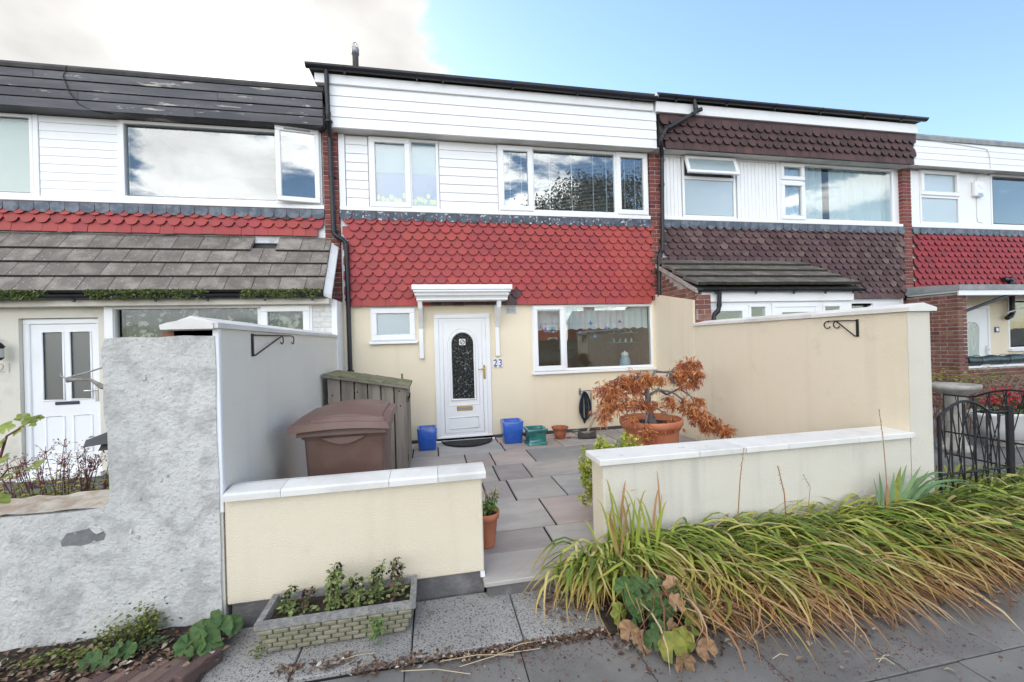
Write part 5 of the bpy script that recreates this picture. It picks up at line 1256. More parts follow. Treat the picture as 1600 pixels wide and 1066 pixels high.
# ================================================================== plants
R6 = random.Random(7)
mat('maple_leaf', (0.3,0.1,0.03), island=[(0,.20,.045,.035),(.25,.42,.12,.055),(.5,.60,.22,.07),(.78,.72,.34,.11),(1,.76,.48,.24)], c2=(.38,.11,.06), scale=5.5, lo=.46, hi=.66, rough=.7, trans=.25)
mat('bark', (0.115,0.095,0.095), (0.20,0.18,0.175), 22, rough=.9, bump=.7, bscale=60, bdist=.01)
mat('croc_leaf', (0.2,0.3,0.05), island=[(0,.055,.10,.016),(.30,.16,.24,.032),(.60,.31,.37,.055),(.82,.43,.43,.10),(1,.54,.46,.22)], rough=.5, trans=.22, tip=((.52,.29,.10), .55, 1.0, .75))
mat('croc_dry', (0.3,0.18,0.08), island=[(0,.16,.075,.035),(.4,.30,.15,.065),(.75,.44,.26,.12),(1,.56,.43,.26)], rough=.75, trans=.15)
mat('seed_orange', (0.33,0.13,0.03), island=[(0,.20,.07,.02),(.6,.36,.15,.04),(1,.48,.27,.09)], rough=.7)
mat('iris_leaf', (0.13,0.235,0.12), (0.21,0.31,0.13), 9, rough=.72, var=.15, trans=.15)
mat('mallow_green', (0.055,0.12,0.038), (0.10,0.17,0.05), 25, rough=.6, var=.25, trans=.2, bump=.4, bscale=60)
mat('mallow_yellow', (0.36,0.34,0.06), (0.20,0.24,0.05), 25, rough=.6, var=.2, trans=.25, bump=.4, bscale=60)
mat('mallow_brown', (0.23,0.13,0.065), (0.33,0.21,0.12), 25, rough=.85, var=.25, bump=.5, bscale=60)
mat('shrub_lime', (0.3,0.4,0.06), island=[(0,.16,.22,.025),(.4,.36,.42,.05),(.75,.55,.58,.10),(1,.72,.72,.25)], rough=.5, trans=.25)
mat('sedum_leaf', (0.12,0.24,0.05), island=[(0,.07,.14,.03),(1,.17,.28,.06)], rough=.5, trans=.15)
mat('sedum_flower', (0.5,0.4,0.3), island=[(0,.30,.24,.14),(1,.58,.50,.38)], rough=.8)
mat('trough_leaf', (0.16,0.22,0.06), island=[(0,.09,.13,.035),(.5,.22,.27,.09),(1,.36,.40,.18)], rough=.65, trans=.2)
mat('trough_dry', (0.12,0.06,0.05), island=[(0,.06,.035,.03),(1,.20,.12,.09)], rough=.85)
mat('seed_dark', (0.02,0.015,0.014), rough=.8)
mat('stem_green', (0.13,0.17,0.05), rough=.7)
mat('stem_red', (0.15,0.05,0.045), rough=.7)
mat('seed_red', (0.16,0.045,0.05), island=[(0,.09,.03,.035),(1,.22,.07,.07)], rough=.8)
mat('autumn_leaf', (0.3,0.3,0.06), island=[(0,.10,.14,.02),(.5,.24,.26,.045),(1,.45,.40,.10)], rough=.65, trans=.25)
mat('geranium', (0.5,0.015,0.04), island=[(0,.32,.008,.03),(.8,.58,.02,.05),(1,.65,.05,.12)], rough=.6, trans=.2)
mat('magenta', (0.45,0.02,0.25), rough=.6, trans=.2)
mat('geranium_leaf', (0.04,0.09,0.025), island=[(0,.03,.07,.02),(1,.08,.14,.04)], rough=.6)
mat('weed_leaf', (0.09,0.13,0.03), island=[(0,.065,.09,.022),(.5,.15,.18,.04),(1,.30,.30,.09)], rough=.7, trans=.2)
mat('ivy_leaf', (0.03,0.06,0.02), island=[(0,.02,.045,.015),(1,.06,.10,.03)], rough=.5)
mat('sapling_leaf', (0.22,0.30,0.05), (0.30,0.34,0.09), 14, rough=.55, var=.22, trans=.3)
mat('straw', (0.46,0.38,0.25), rough=.8)

def rv(a): return Vector((R6.gauss(0,a), R6.gauss(0,a), R6.gauss(0,a)))
def leaf(b, p, d, l, w, droop=.2, n=None):
    """one leaf: folded along its rib, four quads"""
    p = Vector(p); d = Vector(d).normalized(); s = d.cross(Vector((0,0,1)) + rv(.35))
    if s.length < 1e-4: s = Vector((1,0,0))
    s.normalize(); u = s.cross(d).normalized()
    m1 = p + d*l*.45 - Vector((0,0,l*droop*.2)); t = p + d*l - Vector((0,0,l*droop))
    b.add([tuple(p), tuple(m1+s*w*.5+u*w*.14), tuple(t), tuple(m1-s*w*.5+u*w*.14), tuple(m1)], [(0,4,1),(4,2,1),(0,3,4),(4,3,2)])
def blade(b, root, ang, L0, h, w, tipz, twist=0.0, segs=6, up=0.0):
    """strap leaf arching over: leaves the root steeply, lies down towards tipz"""
    root = Vector(root); dx, dy = cos(ang), sin(ang); pts = []; ws = []
    for k in range(segs+1):
        t = k/segs
        r = L0*(t*(1-up*.5) if up else (t**1.12))
        z = root.z + (tipz-root.z)*t**1.6 + h*(sin(pi*min(1, t**.75))**.9)
        if up: z = root.z + up*L0*sin(t*pi*.5)
        a = ang + twist*t*t
        pts.append((root.x + r*cos(a), root.y + r*sin(a), z)); ws.append(w*(.55+.45*min(1,t*3))*(1-max(0,(t-.55)/.45)**1.5*.97))
    b.strip(pts, ws, (-dx*.25+R6.uniform(-.4,.4), -dy*.25+R6.uniform(-.4,.4), 1) if not up else (R6.uniform(-.6,.6),-1,.2))
# ---- Japanese maple
t = thing('maple_tree', 'small spreading maple with feathery orange autumn leaves in a tub', 'tree', (2.715,-2.0,.5))
b = MB(); TR = [(2.74,-2.0,.46),(2.71,-2.0,.60),(2.66,-2.02,.72),(2.69,-2.0,.82),(2.67,-2.0,.90),(2.72,-1.98,1.02),(2.76,-2.0,1.10)]
b.tube(TR, [.065,.045,.034,.038,.030,.026,.012], 10); 
br = [
 [(2.67,-2.0,.86),(2.52,-2.05,.90),(2.36,-2.06,.90),(2.18,-2.1,.84),(2.05,-2.15,.72),(1.97,-2.2,.62)],
 [(2.69,-2.0,.96),(2.52,-1.92,1.06),(2.34,-1.9,1.08),(2.16,-1.9,1.00),(2.05,-1.9,.90)],
 [(2.72,-2.0,1.02),(2.60,-2.06,1.10),(2.45,-2.1,1.10)],
 [(2.74,-2.0,1.06),(2.80,-1.98,1.15),(2.95,-1.96,1.13),(3.10,-1.95,1.14),(3.25,-1.95,1.22),(3.37,-1.95,1.20),(3.42,-1.95,1.08)],
 [(2.68,-2.0,.84),(2.82,-2.03,.92),(3.0,-2.05,.88),(3.15,-2.08,.76),(3.30,-2.1,.62),(3.48,-2.14,.48),(3.60,-2.16,.40)],
 [(2.82,-2.03,.92),(2.98,-1.95,.84),(3.2,-1.9,.90),(3.38,-1.88,.78),(3.44,-1.88,.66)],
 [(3.15,-2.08,.76),(3.36,-2.12,.60),(3.52,-2.15,.40),(3.64,-2.15,.36)],
 [(2.67,-2.0,.80),(2.60,-2.12,.80),(2.46,-2.2,.78),(2.36,-2.25,.70)],
 [(2.70,-2.0,.72),(2.78,-2.1,.68),(2.86,-2.2,.60),(2.90,-2.26,.52)],
 [(2.36,-2.06,.90),(2.28,-2.2,.80),(2.26,-2.3,.66)],
 [(2.52,-2.3,.70),(2.44,-2.36,.56),(2.42,-2.40,.44)],
 [(3.0,-1.96,1.13),(3.08,-2.0,.98),(3.20,-2.0,.90)],
]
for p in br:
    r0 = .019 if len(p) > 4 else .011
    b.tube(p, [r0*(1-.82*k/(len(p)-1)) for k in range(len(p))], 6)
for k in range(150):                                   # bare twigs
    p = R6.choice(br); i = R6.randrange(len(p)-1); q = Vector(p[i]).lerp(Vector(p[i+1]), R6.random()); d = Vector((R6.uniform(-1,1),R6.uniform(-1,1),R6.uniform(-.7,.5)))
    b.tube([q, q+d*.05+Vector((0,0,.01)), q+d*.12], [.004,.003,.0015], 4)
b.build('trunk', 'bark', t)
b = MB()
def maple_leaf(b, p, s):
    d0 = Vector((R6.gauss(0,.5), R6.gauss(0,.5), -.8+R6.gauss(0,.35))).normalized()
    for k in range(6):
        d = (d0 + rv(.42)).normalized(); e = d.cross(rv(1)).normalized(); l = s*R6.uniform(.7,1.3); w = l*.070
        m = p + d*l*.5; b.add([tuple(p), tuple(m+e*w), tuple(p+d*l), tuple(m-e*w)], [(0,1,2,3)])
cl = [(1.99,-2.2,.66,.07,60),(2.05,-2.15,.74,.08,90),(2.13,-2.1,.84,.09,110),(2.22,-2.05,.92,.09,120),(2.12,-1.9,.95,.07,70),(2.30,-1.95,.98,.09,110),(2.28,-2.2,.78,.06,60),(2.42,-2.0,1.03,.08,100),(2.50,-1.95,1.06,.08,110),(2.58,-2.0,1.02,.08,90),(2.50,-2.1,.94,.07,60),
 (2.62,-2.06,1.10,.06,60),(2.72,-2.0,1.06,.06,60),(2.84,-2.0,1.04,.06,60),(2.42,-2.18,.80,.07,80),(2.55,-2.2,.77,.05,40),(3.14,-1.96,1.08,.07,90),(3.24,-1.95,1.16,.085,150),(3.33,-1.95,1.20,.085,160),(3.39,-1.95,1.10,.07,120),(3.36,-1.95,.98,.06,80),(3.18,-1.98,1.00,.06,50),
 (2.90,-2.15,.74,.06,40),(2.96,-2.05,.80,.06,40),(3.12,-2.08,.72,.06,60),(3.24,-2.1,.64,.07,100),(3.34,-2.12,.56,.075,120),(3.45,-2.14,.50,.07,110),(3.42,-1.9,.66,.06,70),(3.48,-1.9,.72,.04,50),(3.56,-2.15,.42,.055,80),(3.66,-2.16,.37,.05,90),(3.40,-2.12,.42,.05,50),
 (2.86,-2.22,.54,.06,90),(2.80,-2.28,.50,.05,60),(2.44,-2.38,.50,.05,60),(2.48,-2.38,.42,.05,50),(2.30,-2.3,.64,.04,30),(2.62,-2.1,.78,.05,30),(2.74,-2.1,.76,.05,30)]
for (x, y, z, r, n) in cl:
    for k in range(int(n*.72)): maple_leaf(b, Vector((x,y,z)) + Vector((R6.gauss(0,r*.75),R6.gauss(0,r*.8),R6.gauss(0,r*.62))), .074)
b.build('foliage', 'maple_leaf', t)
# ---- lime shrub
t = thing('shrub', 'lime green shrub beside the end of right low wall', 'shrub', (1.55,-3.3,.22))
b = MB(); sb = MB(); p0 = Vector((1.55,-3.3,.24))
tips = [(1.27,-3.42,.48),(1.24,-3.45,.40),(1.27,-3.46,.30),(1.30,-3.44,.20),(1.33,-3.48,.56),(1.40,-3.45,.55),(1.38,-3.50,.40),(1.44,-3.4,.64),(1.47,-3.35,.68),(1.52,-3.4,.60),(1.60,-3.35,.58),(1.70,-3.3,.63),(1.76,-3.25,.65),(1.82,-3.3,.60),(1.32,-3.4,.42),(1.36,-3.42,.26),(1.50,-3.3,.50),(1.62,-3.2,.55),(1.7,-3.15,.5),(1.45,-3.2,.5),(1.34,-3.3,.5),(1.8,-3.2,.5),(1.31,-3.5,.34),(1.37,-3.5,.5)]
for tp in tips:
    p1 = Vector(tp); sb.tube([p0,(p0+p1)/2+Vector((0,0,.05)),p1], [.006,.005,.003], 4)
    for q_ in range(5):
        e_ = p1 + rv(.035); dd_ = (e_-p0).normalized()
        for j in range(22):
            u = R6.uniform(-.06,.012); leaf(b, e_+dd_*u+rv(.008), dd_*.5+rv(.7)+Vector((0,0,.35)), R6.uniform(.026,.046), R6.uniform(.014,.021), .1)
sb.build('stems', 'stem_green', t, kind='stuff'); b.build('foliage', 'shrub_lime', t)
# ---- sedum in the slim pot
t = thing('sedum_plant', 'sedum with faded flower heads in the slim terracotta pot', 'plant', (.385,-3.62,.235))
b = MB(); fl = MB(); sb = MB()
for k in range(9):
    a = R6.uniform(0,2*pi); r = R6.uniform(.02,.10); top = Vector((.385+r*cos(a)+.02,-3.62+r*sin(a)*.8,.235+R6.uniform(.13,.20))); p0 = Vector((.385+.3*r*cos(a),-3.62+.3*r*sin(a),.235))
    sb.tube([p0,top], [.005,.004], 5)
    for j in range(9): leaf(b, p0.lerp(top,R6.uniform(.15,.9)), Vector((cos(a+j*2.4),sin(a+j*2.4),.25)), R6.uniform(.04,.07), .028, .5)
    for j in range(40): leaf(fl, top+Vector((R6.gauss(0,.022),R6.gauss(0,.022),R6.uniform(-.012,.012))), rv(1)+Vector((0,0,.5)), .011, .008, 0)
sb.build('stems', 'stem_green', t); b.build('foliage', 'sedum_leaf', t); fl.build('flower_heads', 'sedum_flower', t)
# ---- weedy perennials in the trough
def trough_plant(x, h, label, dry=False, ns=3, spread=.03):
    t = thing('leggy_plant', label, 'plant', (x,-4.22,.045), 'leggy plants in the stone trough')
    st = MB(); lf = MB(); sd = MB(); dl = MB()
    for k in range(ns):
        bx = x+R6.uniform(-spread,spread); by = -4.22+R6.uniform(-.05,.05); hh = h*R6.uniform(.7,1.05); top = Vector((bx+R6.uniform(-.03,.04),by+R6.uniform(-.02,.03),.045+hh)); p0 = Vector((bx,by,.04))
        st = MB(); st.tube([p0,(p0+top)/2+rv(.008),top], [.004,.003,.002], 4); st.build('stem', 'stem_green', t)
        for j in range(int(hh*230)):
            q = p0.lerp(top, R6.random()**.8); a = R6.uniform(0,2*pi); tgt = dl if (dry and R6.random() < .75) else lf
            leaf(tgt, q+rv(.006), (cos(a),sin(a),R6.uniform(-.2,.7)), R6.uniform(.022,.044), R6.uniform(.012,.022), .3)
        for j in range(5 if not dry else 6):
            q = top + Vector((R6.uniform(-.02,.02),R6.uniform(-.02,.02),-R6.uniform(0,hh*.45))); r = R6.uniform(.005,.010); sd.lathe([(0,-r),(r*.8,-r*.4),(r,.2*r),(r*.5,r),(0,r)], 6, q.x, q.y, q.z)
    for j in range(16): a = R6.uniform(0,6.3); leaf(lf, (x+R6.uniform(-.06,.06),-4.22+R6.uniform(-.07,.07),.05+R6.uniform(0,.03)), (cos(a),sin(a),.5), R6.uniform(.03,.05), .024, .3)
    lf.build('foliage', 'trough_leaf', t); sd.build('seed_heads', 'seed_dark', t)
    if dl.v: dl.build('dry_leaves', 'trough_dry', t)
trough_plant(-.865,.135,'short leafy plant at left end of stone trough',ns=3); trough_plant(-.775,.15,'thin browned plant second from left in stone trough',dry=True,ns=2)
trough_plant(-.62,.225,'tallest bushy green plant in middle of stone trough',ns=8,spread=.06); trough_plant(-.50,.185,'green plant just right of the tallest in stone trough',ns=4,spread=.04)
trough_plant(-.40,.195,'slim upright green stem right of centre in stone trough',ns=2,spread=.02); trough_plant(-.325,.20,'slim leafy stem beside the brown one in stone trough',ns=2,spread=.02)
trough_plant(-.235,.23,'brown seeded plant at right end of stone trough',dry=True,ns=3,spread=.03)
t = thing('weed', 'small green weed growing on front of stone trough', 'weed', (-.345,-4.385,.0)); lf = MB()
for j in range(60): a = R6.uniform(pi,2*pi); leaf(lf, (-.345+R6.gauss(0,.014),-4.39-R6.uniform(0,.02),.06-R6.uniform(0,.13)**1), (cos(a),sin(a)*.6,R6.uniform(-.4,.6)), R6.uniform(.02,.04), .014, .4)
lf.build('foliage', 'sedum_leaf', t)
t = thing('weed', 'dull green tuft at left foot of stone trough', 'weed', (-.965,-4.36,-.1)); lf = MB()
for j in range(70): a = R6.uniform(0,2*pi); leaf(lf, (-.965+R6.gauss(0,.02),-4.36+R6.gauss(0,.015),-.095+R6.uniform(0,.07)), (cos(a),sin(a),.5), R6.uniform(.012,.025), .010, .2)
lf.build('foliage', 'weed_leaf', t)

# ---- crocosmia drift
def drift(t, gen, n, m, name):
    b = MB()
    for k in range(n): gen(b)
    return b.build(name, m, t)
t = thing('crocosmia_bed', 'sprawling bed of strappy green and brown crocosmia below right low wall', 'plant', (2.9,-4.4,-.1))
b = MB(); b.box(.95,5.6,-4.62,-4.045,-.135,-.088,.02); b.build('soil', 'soil', t)
def g_main(b):
    x = R6.uniform(1.15,5.3); y = R6.uniform(-4.55 if x > 1.5 else -4.30,-4.08) if x < 4.3 else R6.uniform(-4.6,-3.8)
    a = radians(R6.gauss(-36,20) if R6.random() < .8 else R6.uniform(-110,50)); L0 = R6.uniform(.30,.72); near = (y+4.55)/.47
    blade(b, (x,y,-.09), a, L0, R6.uniform(.16,.30)*(.75+.35*near), R6.choice((.0045,.006,.008,.010,.013))*R6.uniform(.85,1.15), R6.uniform(-.05,.10), R6.gauss(0,.35), 7)
def g_back(b):
    x = R6.uniform(1.3,5.4); y = R6.uniform(-4.25,-4.07)
    a = radians(R6.gauss(-22,22)); blade(b, (x,y,-.08), a, R6.uniform(.35,.7), R6.uniform(.17,.31), R6.uniform(.005,.010), R6.uniform(.02,.12), R6.gauss(0,.3), 7)
def g_left(b):
    x = R6.gauss(1.17,.13); y = R6.uniform(-4.5,-4.1)
    y = R6.uniform(-4.36,-4.08); a = radians(R6.choice((R6.gauss(195,25), R6.gauss(225,25), R6.gauss(-35,30)))); blade(b, (x,y,-.09), a, R6.uniform(.22,.46)*(.75 if -1.9 < sin(a) < -.75 else 1), R6.uniform(.14,.28), R6.uniform(.006,.011), R6.uniform(-.08,.06), R6.gauss(0,.4), 7)
def g_up(b):
    x = R6.gauss(1.30,.11); y = R6.uniform(-4.35,-4.12); a = R6.choice((R6.gauss(.35,.4), R6.gauss(2.7,.4)))
    blade(b, (x,y,-.08), a, R6.uniform(.25,.5), 0, R6.uniform(.006,.010), 0, R6.gauss(0,.4), 7, up=R6.uniform(1.05,1.5))
def g_dry(b):
    x = R6.uniform(1.35,5.2); y = R6.uniform(-4.72,-4.30); a = radians(R6.gauss(-30,22))
    blade(b, (x,y,-.085), a, R6.uniform(.2,.48), R6.uniform(.02,.14), R6.uniform(.004,.010), R6.uniform(-.125,-.09), R6.gauss(0,.4), 6)
def g_drymid(b):
    x = R6.uniform(1.0,5.2); y = R6.uniform(-4.6,-4.12); a = radians(R6.gauss(-38,25))
    blade(b, (x,y,-.085), a, R6.uniform(.35,.65), R6.uniform(.10,.24), R6.uniform(.004,.007), R6.uniform(-.1,.06), R6.gauss(0,.5), 6)
drift(t, g_main, 1900, 'croc_leaf', 'leaf_mass')['kind'] = 'stuff'
drift(t, g_back, 520, 'croc_leaf', 'leaf_mass')['kind'] = 'stuff'
drift(t, g_dry, 1500, 'croc_dry', 'dry_leaf_mass')['kind'] = 'stuff'
drift(t, g_drymid, 520, 'croc_dry', 'dry_leaf_mass')['kind'] = 'stuff'
sb = MB(); sd = MB()
for k in range(95):                                   # arching seed sprays
    x = R6.uniform(1.1,5.1); y = R6.uniform(-4.6,-4.15); a = radians(R6.gauss(-30,30)); L0 = R6.uniform(.4,.7); h = R6.uniform(.18,.30)
    P = [Vector((x+L0*u*cos(a), y+L0*u*sin(a), -.08+h*sin(pi*min(1,u**.8*.85)))) for u in (0,.2,.4,.6,.8,1)]
    sb.tube(P, .0016, 4, cap=False)
    for j in range(12):
        q = P[3+j//5].lerp(P[min(5,4+j//5)], (j % 5)/5) + rv(.004); r = R6.uniform(.0035,.006); sd.lathe([(0,-r),(r,0),(0,r*1.2)], 4, q.x, q.y, q.z)
sb.build('flower_stems', 'croc_dry', t, kind='stuff'); sd.build('seed_heads', 'seed_orange', t, kind='stuff')
for (p, r) in (([(2.13,-4.2,.05),(2.16,-4.2,.34),(2.19,-4.19,.55),(2.22,-4.2,.76)],.006),([(2.57,-4.2,.05),(2.55,-4.2,.40),(2.51,-4.19,.60)],.006),([(3.50,-4.2,.1),(3.49,-4.2,.46),(3.47,-4.2,.75),(3.44,-4.2,.97)],.005),([(2.66,-4.2,.02),(2.76,-4.2,.28),(2.78,-4.2,.42),(2.72,-4.2,.52)],.0035),([(2.3,-4.2,.05),(2.4,-4.2,.26),(2.55,-4.2,.33),(2.7,-4.2,.33)],.003)):
    b = MB(); b.tube(p, [r*1.1,r*.7,r*.55,r*.35][:len(p)], 6)
    for j in range(14):
        q = Vector(p[-2]).lerp(Vector(p[-1]), j/13)+rv(.006); rr = R6.uniform(.003,.005); b.lathe([(0,-rr),(rr,0),(0,rr)], 4, q.x, q.y, q.z)
    b.build('dry_stalk', 'croc_dry', t)
t = thing('crocosmia_clump', 'upright crocosmia clump at left end of right low wall', 'plant', (1.2,-4.3,-.1))
drift(t, g_left, 330, 'croc_leaf', 'leaf_mass')['kind'] = 'stuff'
for k in range(40):
    b = MB(); g_up(b); b.build('leaf', 'croc_leaf' if k % 6 else 'croc_dry', t)
# ---- iris fan
t = thing('iris_plant', 'blue-green iris fan of sword leaves standing above the crocosmia', 'plant', (3.5,-4.2,-.1))
for (dx, l, tl, w, m) in ((-.03,.40,-.08,.016,'iris_leaf'),(-.01,.44,-.04,.022,'iris_leaf'),(.03,.33,.01,.016,'croc_dry'),(.06,.42,.05,.022,'iris_leaf'),(.08,.46,.10,.026,'mallow_yellow'),(.10,.47,.14,.026,'iris_leaf'),(.11,.46,.27,.024,'iris_leaf'),(.12,.42,.34,.022,'iris_leaf'),(.13,.34,.38,.018,'iris_leaf'),(.10,.30,.42,.016,'iris_leaf')):
    b = MB(); x0 = 3.43+dx; pts = []; ws = []
    for k in range(8):
        u = k/7; pts.append((x0+tl*u**1.4, -4.23-.03*abs(tl)*u+dx*.15, .04+l*1.05*u*(1-.16*abs(tl)*u))); ws.append(1.1*w*(1-.15*u)*(1-max(0,(u-.6)/.4)**1.6*.98))
    b.strip(pts, ws, (R6.uniform(-.3,.3),-1,.1)); b.build('leaf', m, t)
b = MB()
for k in range(7): blade(b, (3.6,-4.22,.0), radians(R6.uniform(-35,10)), R6.uniform(.6,.95), R6.uniform(.25,.36), R6.uniform(.012,.019), .22, .1, 8)
b.build('lying_leaf', 'iris_leaf', t)
# ---- mallow-like round leaves
def lobed(m, r, cup, lobes=7, seed=0):
    rr = random.Random(seed); b = MB(); n = 30; v = [(0,0,0)]; f = []
    for ring, k in ((.5,1),(1.0,2)):
        for j in range(n+1):
            a = -pi/2+.25 + (2*pi-.5)*j/n; q = r*ring*(1+((.045 if lobes > 5 else .13)*cos(lobes*(a+pi/2)) if ring == 1 else 0)+rr.uniform(-.025,.025)); v.append((q*cos(a), q*sin(a), cup*(ring**1.5)*r*(.6+.5*sin(lobes*(a)))+rr.uniform(-.04,.04)*r*ring))
    for j in range(n): f += [(0,1+j,2+j), (1+j,n+2+j,n+3+j,2+j)]
    b.add(v, f, True); return b.mesh('leaf', m)
LOB = {m: [lobed(m, .06, c, seed=s) for s, c in ((1,.25),(2,.45),(3,-.3))] for m in ('mallow_green','mallow_yellow','mallow_brown')}
def mallow(label, items, base, sh=(0,0,0,1)):
    t = thing('mallow_plant', label, 'plant', base)
    for (x, y, z, r, tilt, m) in items:
        x += sh[0]; y += sh[1]; z += sh[2]; r *= sh[3]
        o = obj('leaf', R6.choice(LOB[m]), t, loc=(x,y,z), rot=(radians(tilt)+R6.uniform(-.3,.3), R6.uniform(-.5,.5), R6.uniform(-.9,.9))); o.scale = (r/.06,)*3
        b = MB(); b.tube([(base[0]+R6.uniform(-.03,.03),base[1]+R6.uniform(-.02,.02),base[2]+.02),((x+base[0])/2,(y+base[1])/2,max(z,base[2])+.02),(x,y,z)], .003, 4); b.build('leaf_stalk', 'stem_green' if m != 'mallow_brown' else 'stem_red', t)
G_, Y_, B_ = 'mallow_green', 'mallow_yellow', 'mallow_brown'
mallow('round leaved mallow with yellow and withered leaves spilling onto path', [(1.10,-4.50,.09,.06,55,G_),(1.18,-4.52,.10,.055,50,G_),(1.13,-4.56,.03,.065,60,G_),(1.24,-4.56,.05,.06,60,G_),(1.30,-4.52,.11,.05,50,G_),(1.27,-4.62,.01,.065,65,G_),(1.20,-4.64,-.02,.06,65,G_),(1.38,-4.58,.04,.06,60,G_),(1.42,-4.64,-.02,.065,55,G_),
 (1.03,-4.58,.0,.06,70,Y_),(1.22,-4.80,-.07,.072,70,Y_),(1.29,-4.78,-.06,.062,65,Y_),(1.38,-4.72,-.02,.065,60,Y_),(1.14,-4.74,-.06,.05,70,G_),(1.20,-4.72,-.04,.055,60,G_),(1.33,-4.66,.06,.05,45,B_),(1.38,-4.56,.09,.06,70,B_),(1.05,-4.66,-.05,.065,75,B_),(1.08,-4.72,-.08,.06,75,B_),(1.26,-4.72,-.03,.05,70,B_),(1.24,-4.86,-.10,.055,80,B_),(1.40,-4.82,-.09,.055,80,B_),(1.34,-4.74,-.06,.05,75,B_),(1.48,-4.60,.0,.055,60,G_),(1.10,-4.62,.0,.05,60,G_)], (1.24,-4.55,-.1), (-.02,-.07,.025,1.0))
mallow('small mallow with pleated green leaves at corner of grey wall', [(-1.30,-4.24,.03,.06,40,G_),(-1.24,-4.22,.05,.06,40,G_),(-1.20,-4.26,.03,.065,45,G_),(-1.34,-4.30,-.01,.06,50,G_),(-1.27,-4.31,.0,.065,55,G_),(-1.21,-4.33,-.02,.06,60,G_),(-1.16,-4.22,.02,.055,30,G_),(-1.28,-4.27,.05,.05,30,G_),(-1.31,-4.36,-.04,.05,60,G_)], (-1.26,-4.24,-.07))
# ---- planting strip at the left
b = MB(); v = []; f = []; nx, ny = 44, 9
for i in range(nx+1):
    for j in range(ny+1):
        x = -4.2+3.0*i/nx; y = -4.055-.50*j/ny; v.append((x, y, -.045-.075*(j/ny)**1.5+R6.uniform(-.008,.012)))
for i in range(nx):
    for j in range(ny): f.append((i*(ny+1)+j,i*(ny+1)+j+1,(i+1)*(ny+1)+j+1,(i+1)*(ny+1)+j))
b.add(v, f, True); ob = b.build('planting_soil', 'soil', kind='structure')
for k in range(12):
    x = -1.235-.078*k; y = -4.405-.012*k+R6.uniform(-.006,.006)
    obj('edging_brick', brick_mesh('edging_brick',.215), ob, loc=(x,y,-.088+R6.uniform(-.006,.006)), rot=(pi/2+R6.uniform(-.05,.05),0,radians(62)+R6.uniform(-.06,.06)))
def low_weed(label, x, y, z, rx, ry, h, n, m, l=.03):
    t = thing('weed', label, 'weed', (x,y,z)); lf = MB(); st = MB()
    for k in range(n):
        q = Vector((x+R6.gauss(0,rx),y+R6.gauss(0,ry)*.8,z+abs(R6.gauss(0,h*.55)))); a = R6.uniform(0,2*pi); leaf(lf, q, (cos(a),sin(a)-.3,.35), R6.uniform(.6,1.2)*l, l*.6, .25)
    for k in range(12):
        q = Vector((x+R6.gauss(0,rx),y+R6.gauss(0,ry)*.6,z+h*R6.uniform(.4,1))); st.tube([(x+(q.x-x)*.4,y,z-.02),q], [.003,.0015], 4)
    lf.build('foliage', m, t); st.build('stems', 'stem_green', t, kind='stuff'); return t
low_weed('bushy green weed growing up the grey wall foot', -1.635,-4.11,-.02,.04,.025,.13,230,'weed_leaf',.032)
low_weed('olive weed patch left of the bushy weed', -1.77,-4.13,-.02,.055,.03,.09,200,'weed_leaf',.026)
low_weed('spreading green weeds at lower left corner', -1.98,-4.20,-.06,.12,.05,.05,260,'weed_leaf',.030)
low_weed('dark ivy patch below the bushy weed', -1.60,-4.20,-.05,.07,.035,.05,150,'ivy_leaf',.030)
t = thing('weed', 'broad leaved green weed among the litter at lower left', 'weed', (-1.68,-4.27,-.07))
for (x, y, z, r) in ((-1.70,-4.27,-.01,.05),(-1.65,-4.26,-.02,.045),(-1.79,-4.29,-.03,.05),(-1.72,-4.31,-.04,.04)):
    o = obj('leaf', R6.choice(LOB['mallow_green']), t, loc=(x,y,z), rot=(.7,R6.uniform(-.4,.4),R6.uniform(-1,1))); o.scale = (r/.06,)*3
# ---- sapling with maple-shaped leaves at the left edge
t = thing('sapling', 'young sapling with pale lobed leaves at far left edge', 'sapling', (-2.28,-4.28,-.08))
b = MB(); b.tube([(-2.28,-4.28,-.08),(-2.24,-4.29,.5),(-2.20,-4.3,.9),(-2.12,-4.3,1.18),(-1.98,-4.3,1.27)], [.012,.010,.008,.005,.002], 6); b.tube([(-2.20,-4.3,.9),(-2.1,-4.32,1.02),(-1.98,-4.33,1.04)], [.005,.004,.002], 5); b.tube([(-2.22,-4.3,.62),(-2.16,-4.33,.75)], [.005,.003], 5); b.build('stem', 'stem_red', t)
LS = [lobed('sapling_leaf', .06, c, lobes=5, seed=s) for s, c in ((11,.2),(12,-.25))]
for (x, y, z, r, tl) in ((-1.99,-4.32,1.03,.055,35),(-2.09,-4.33,.985,.07,25),(-2.14,-4.33,.87,.06,40),(-2.02,-4.3,1.24,.04,60),(-2.07,-4.3,1.20,.045,65),(-2.12,-4.3,1.22,.05,60),(-2.14,-4.3,1.14,.05,60),(-2.05,-4.3,1.27,.035,70),(-1.99,-4.3,1.26,.03,70),(-2.13,-4.32,1.07,.05,50),(-2.17,-4.33,.75,.055,50),(-2.20,-4.33,.66,.05,55),(-2.16,-4.31,1.0,.05,50),(-2.2,-4.32,.40,.045,55)):
    o = obj('leaf', R6.choice(LS), t, loc=(x,y,z), rot=(radians(tl)+R6.uniform(-.2,.2),R6.uniform(-.4,.4),R6.uniform(-.8,.8))); o.scale = (r/.06*.85, r/.06*.6, r/.06*.8)
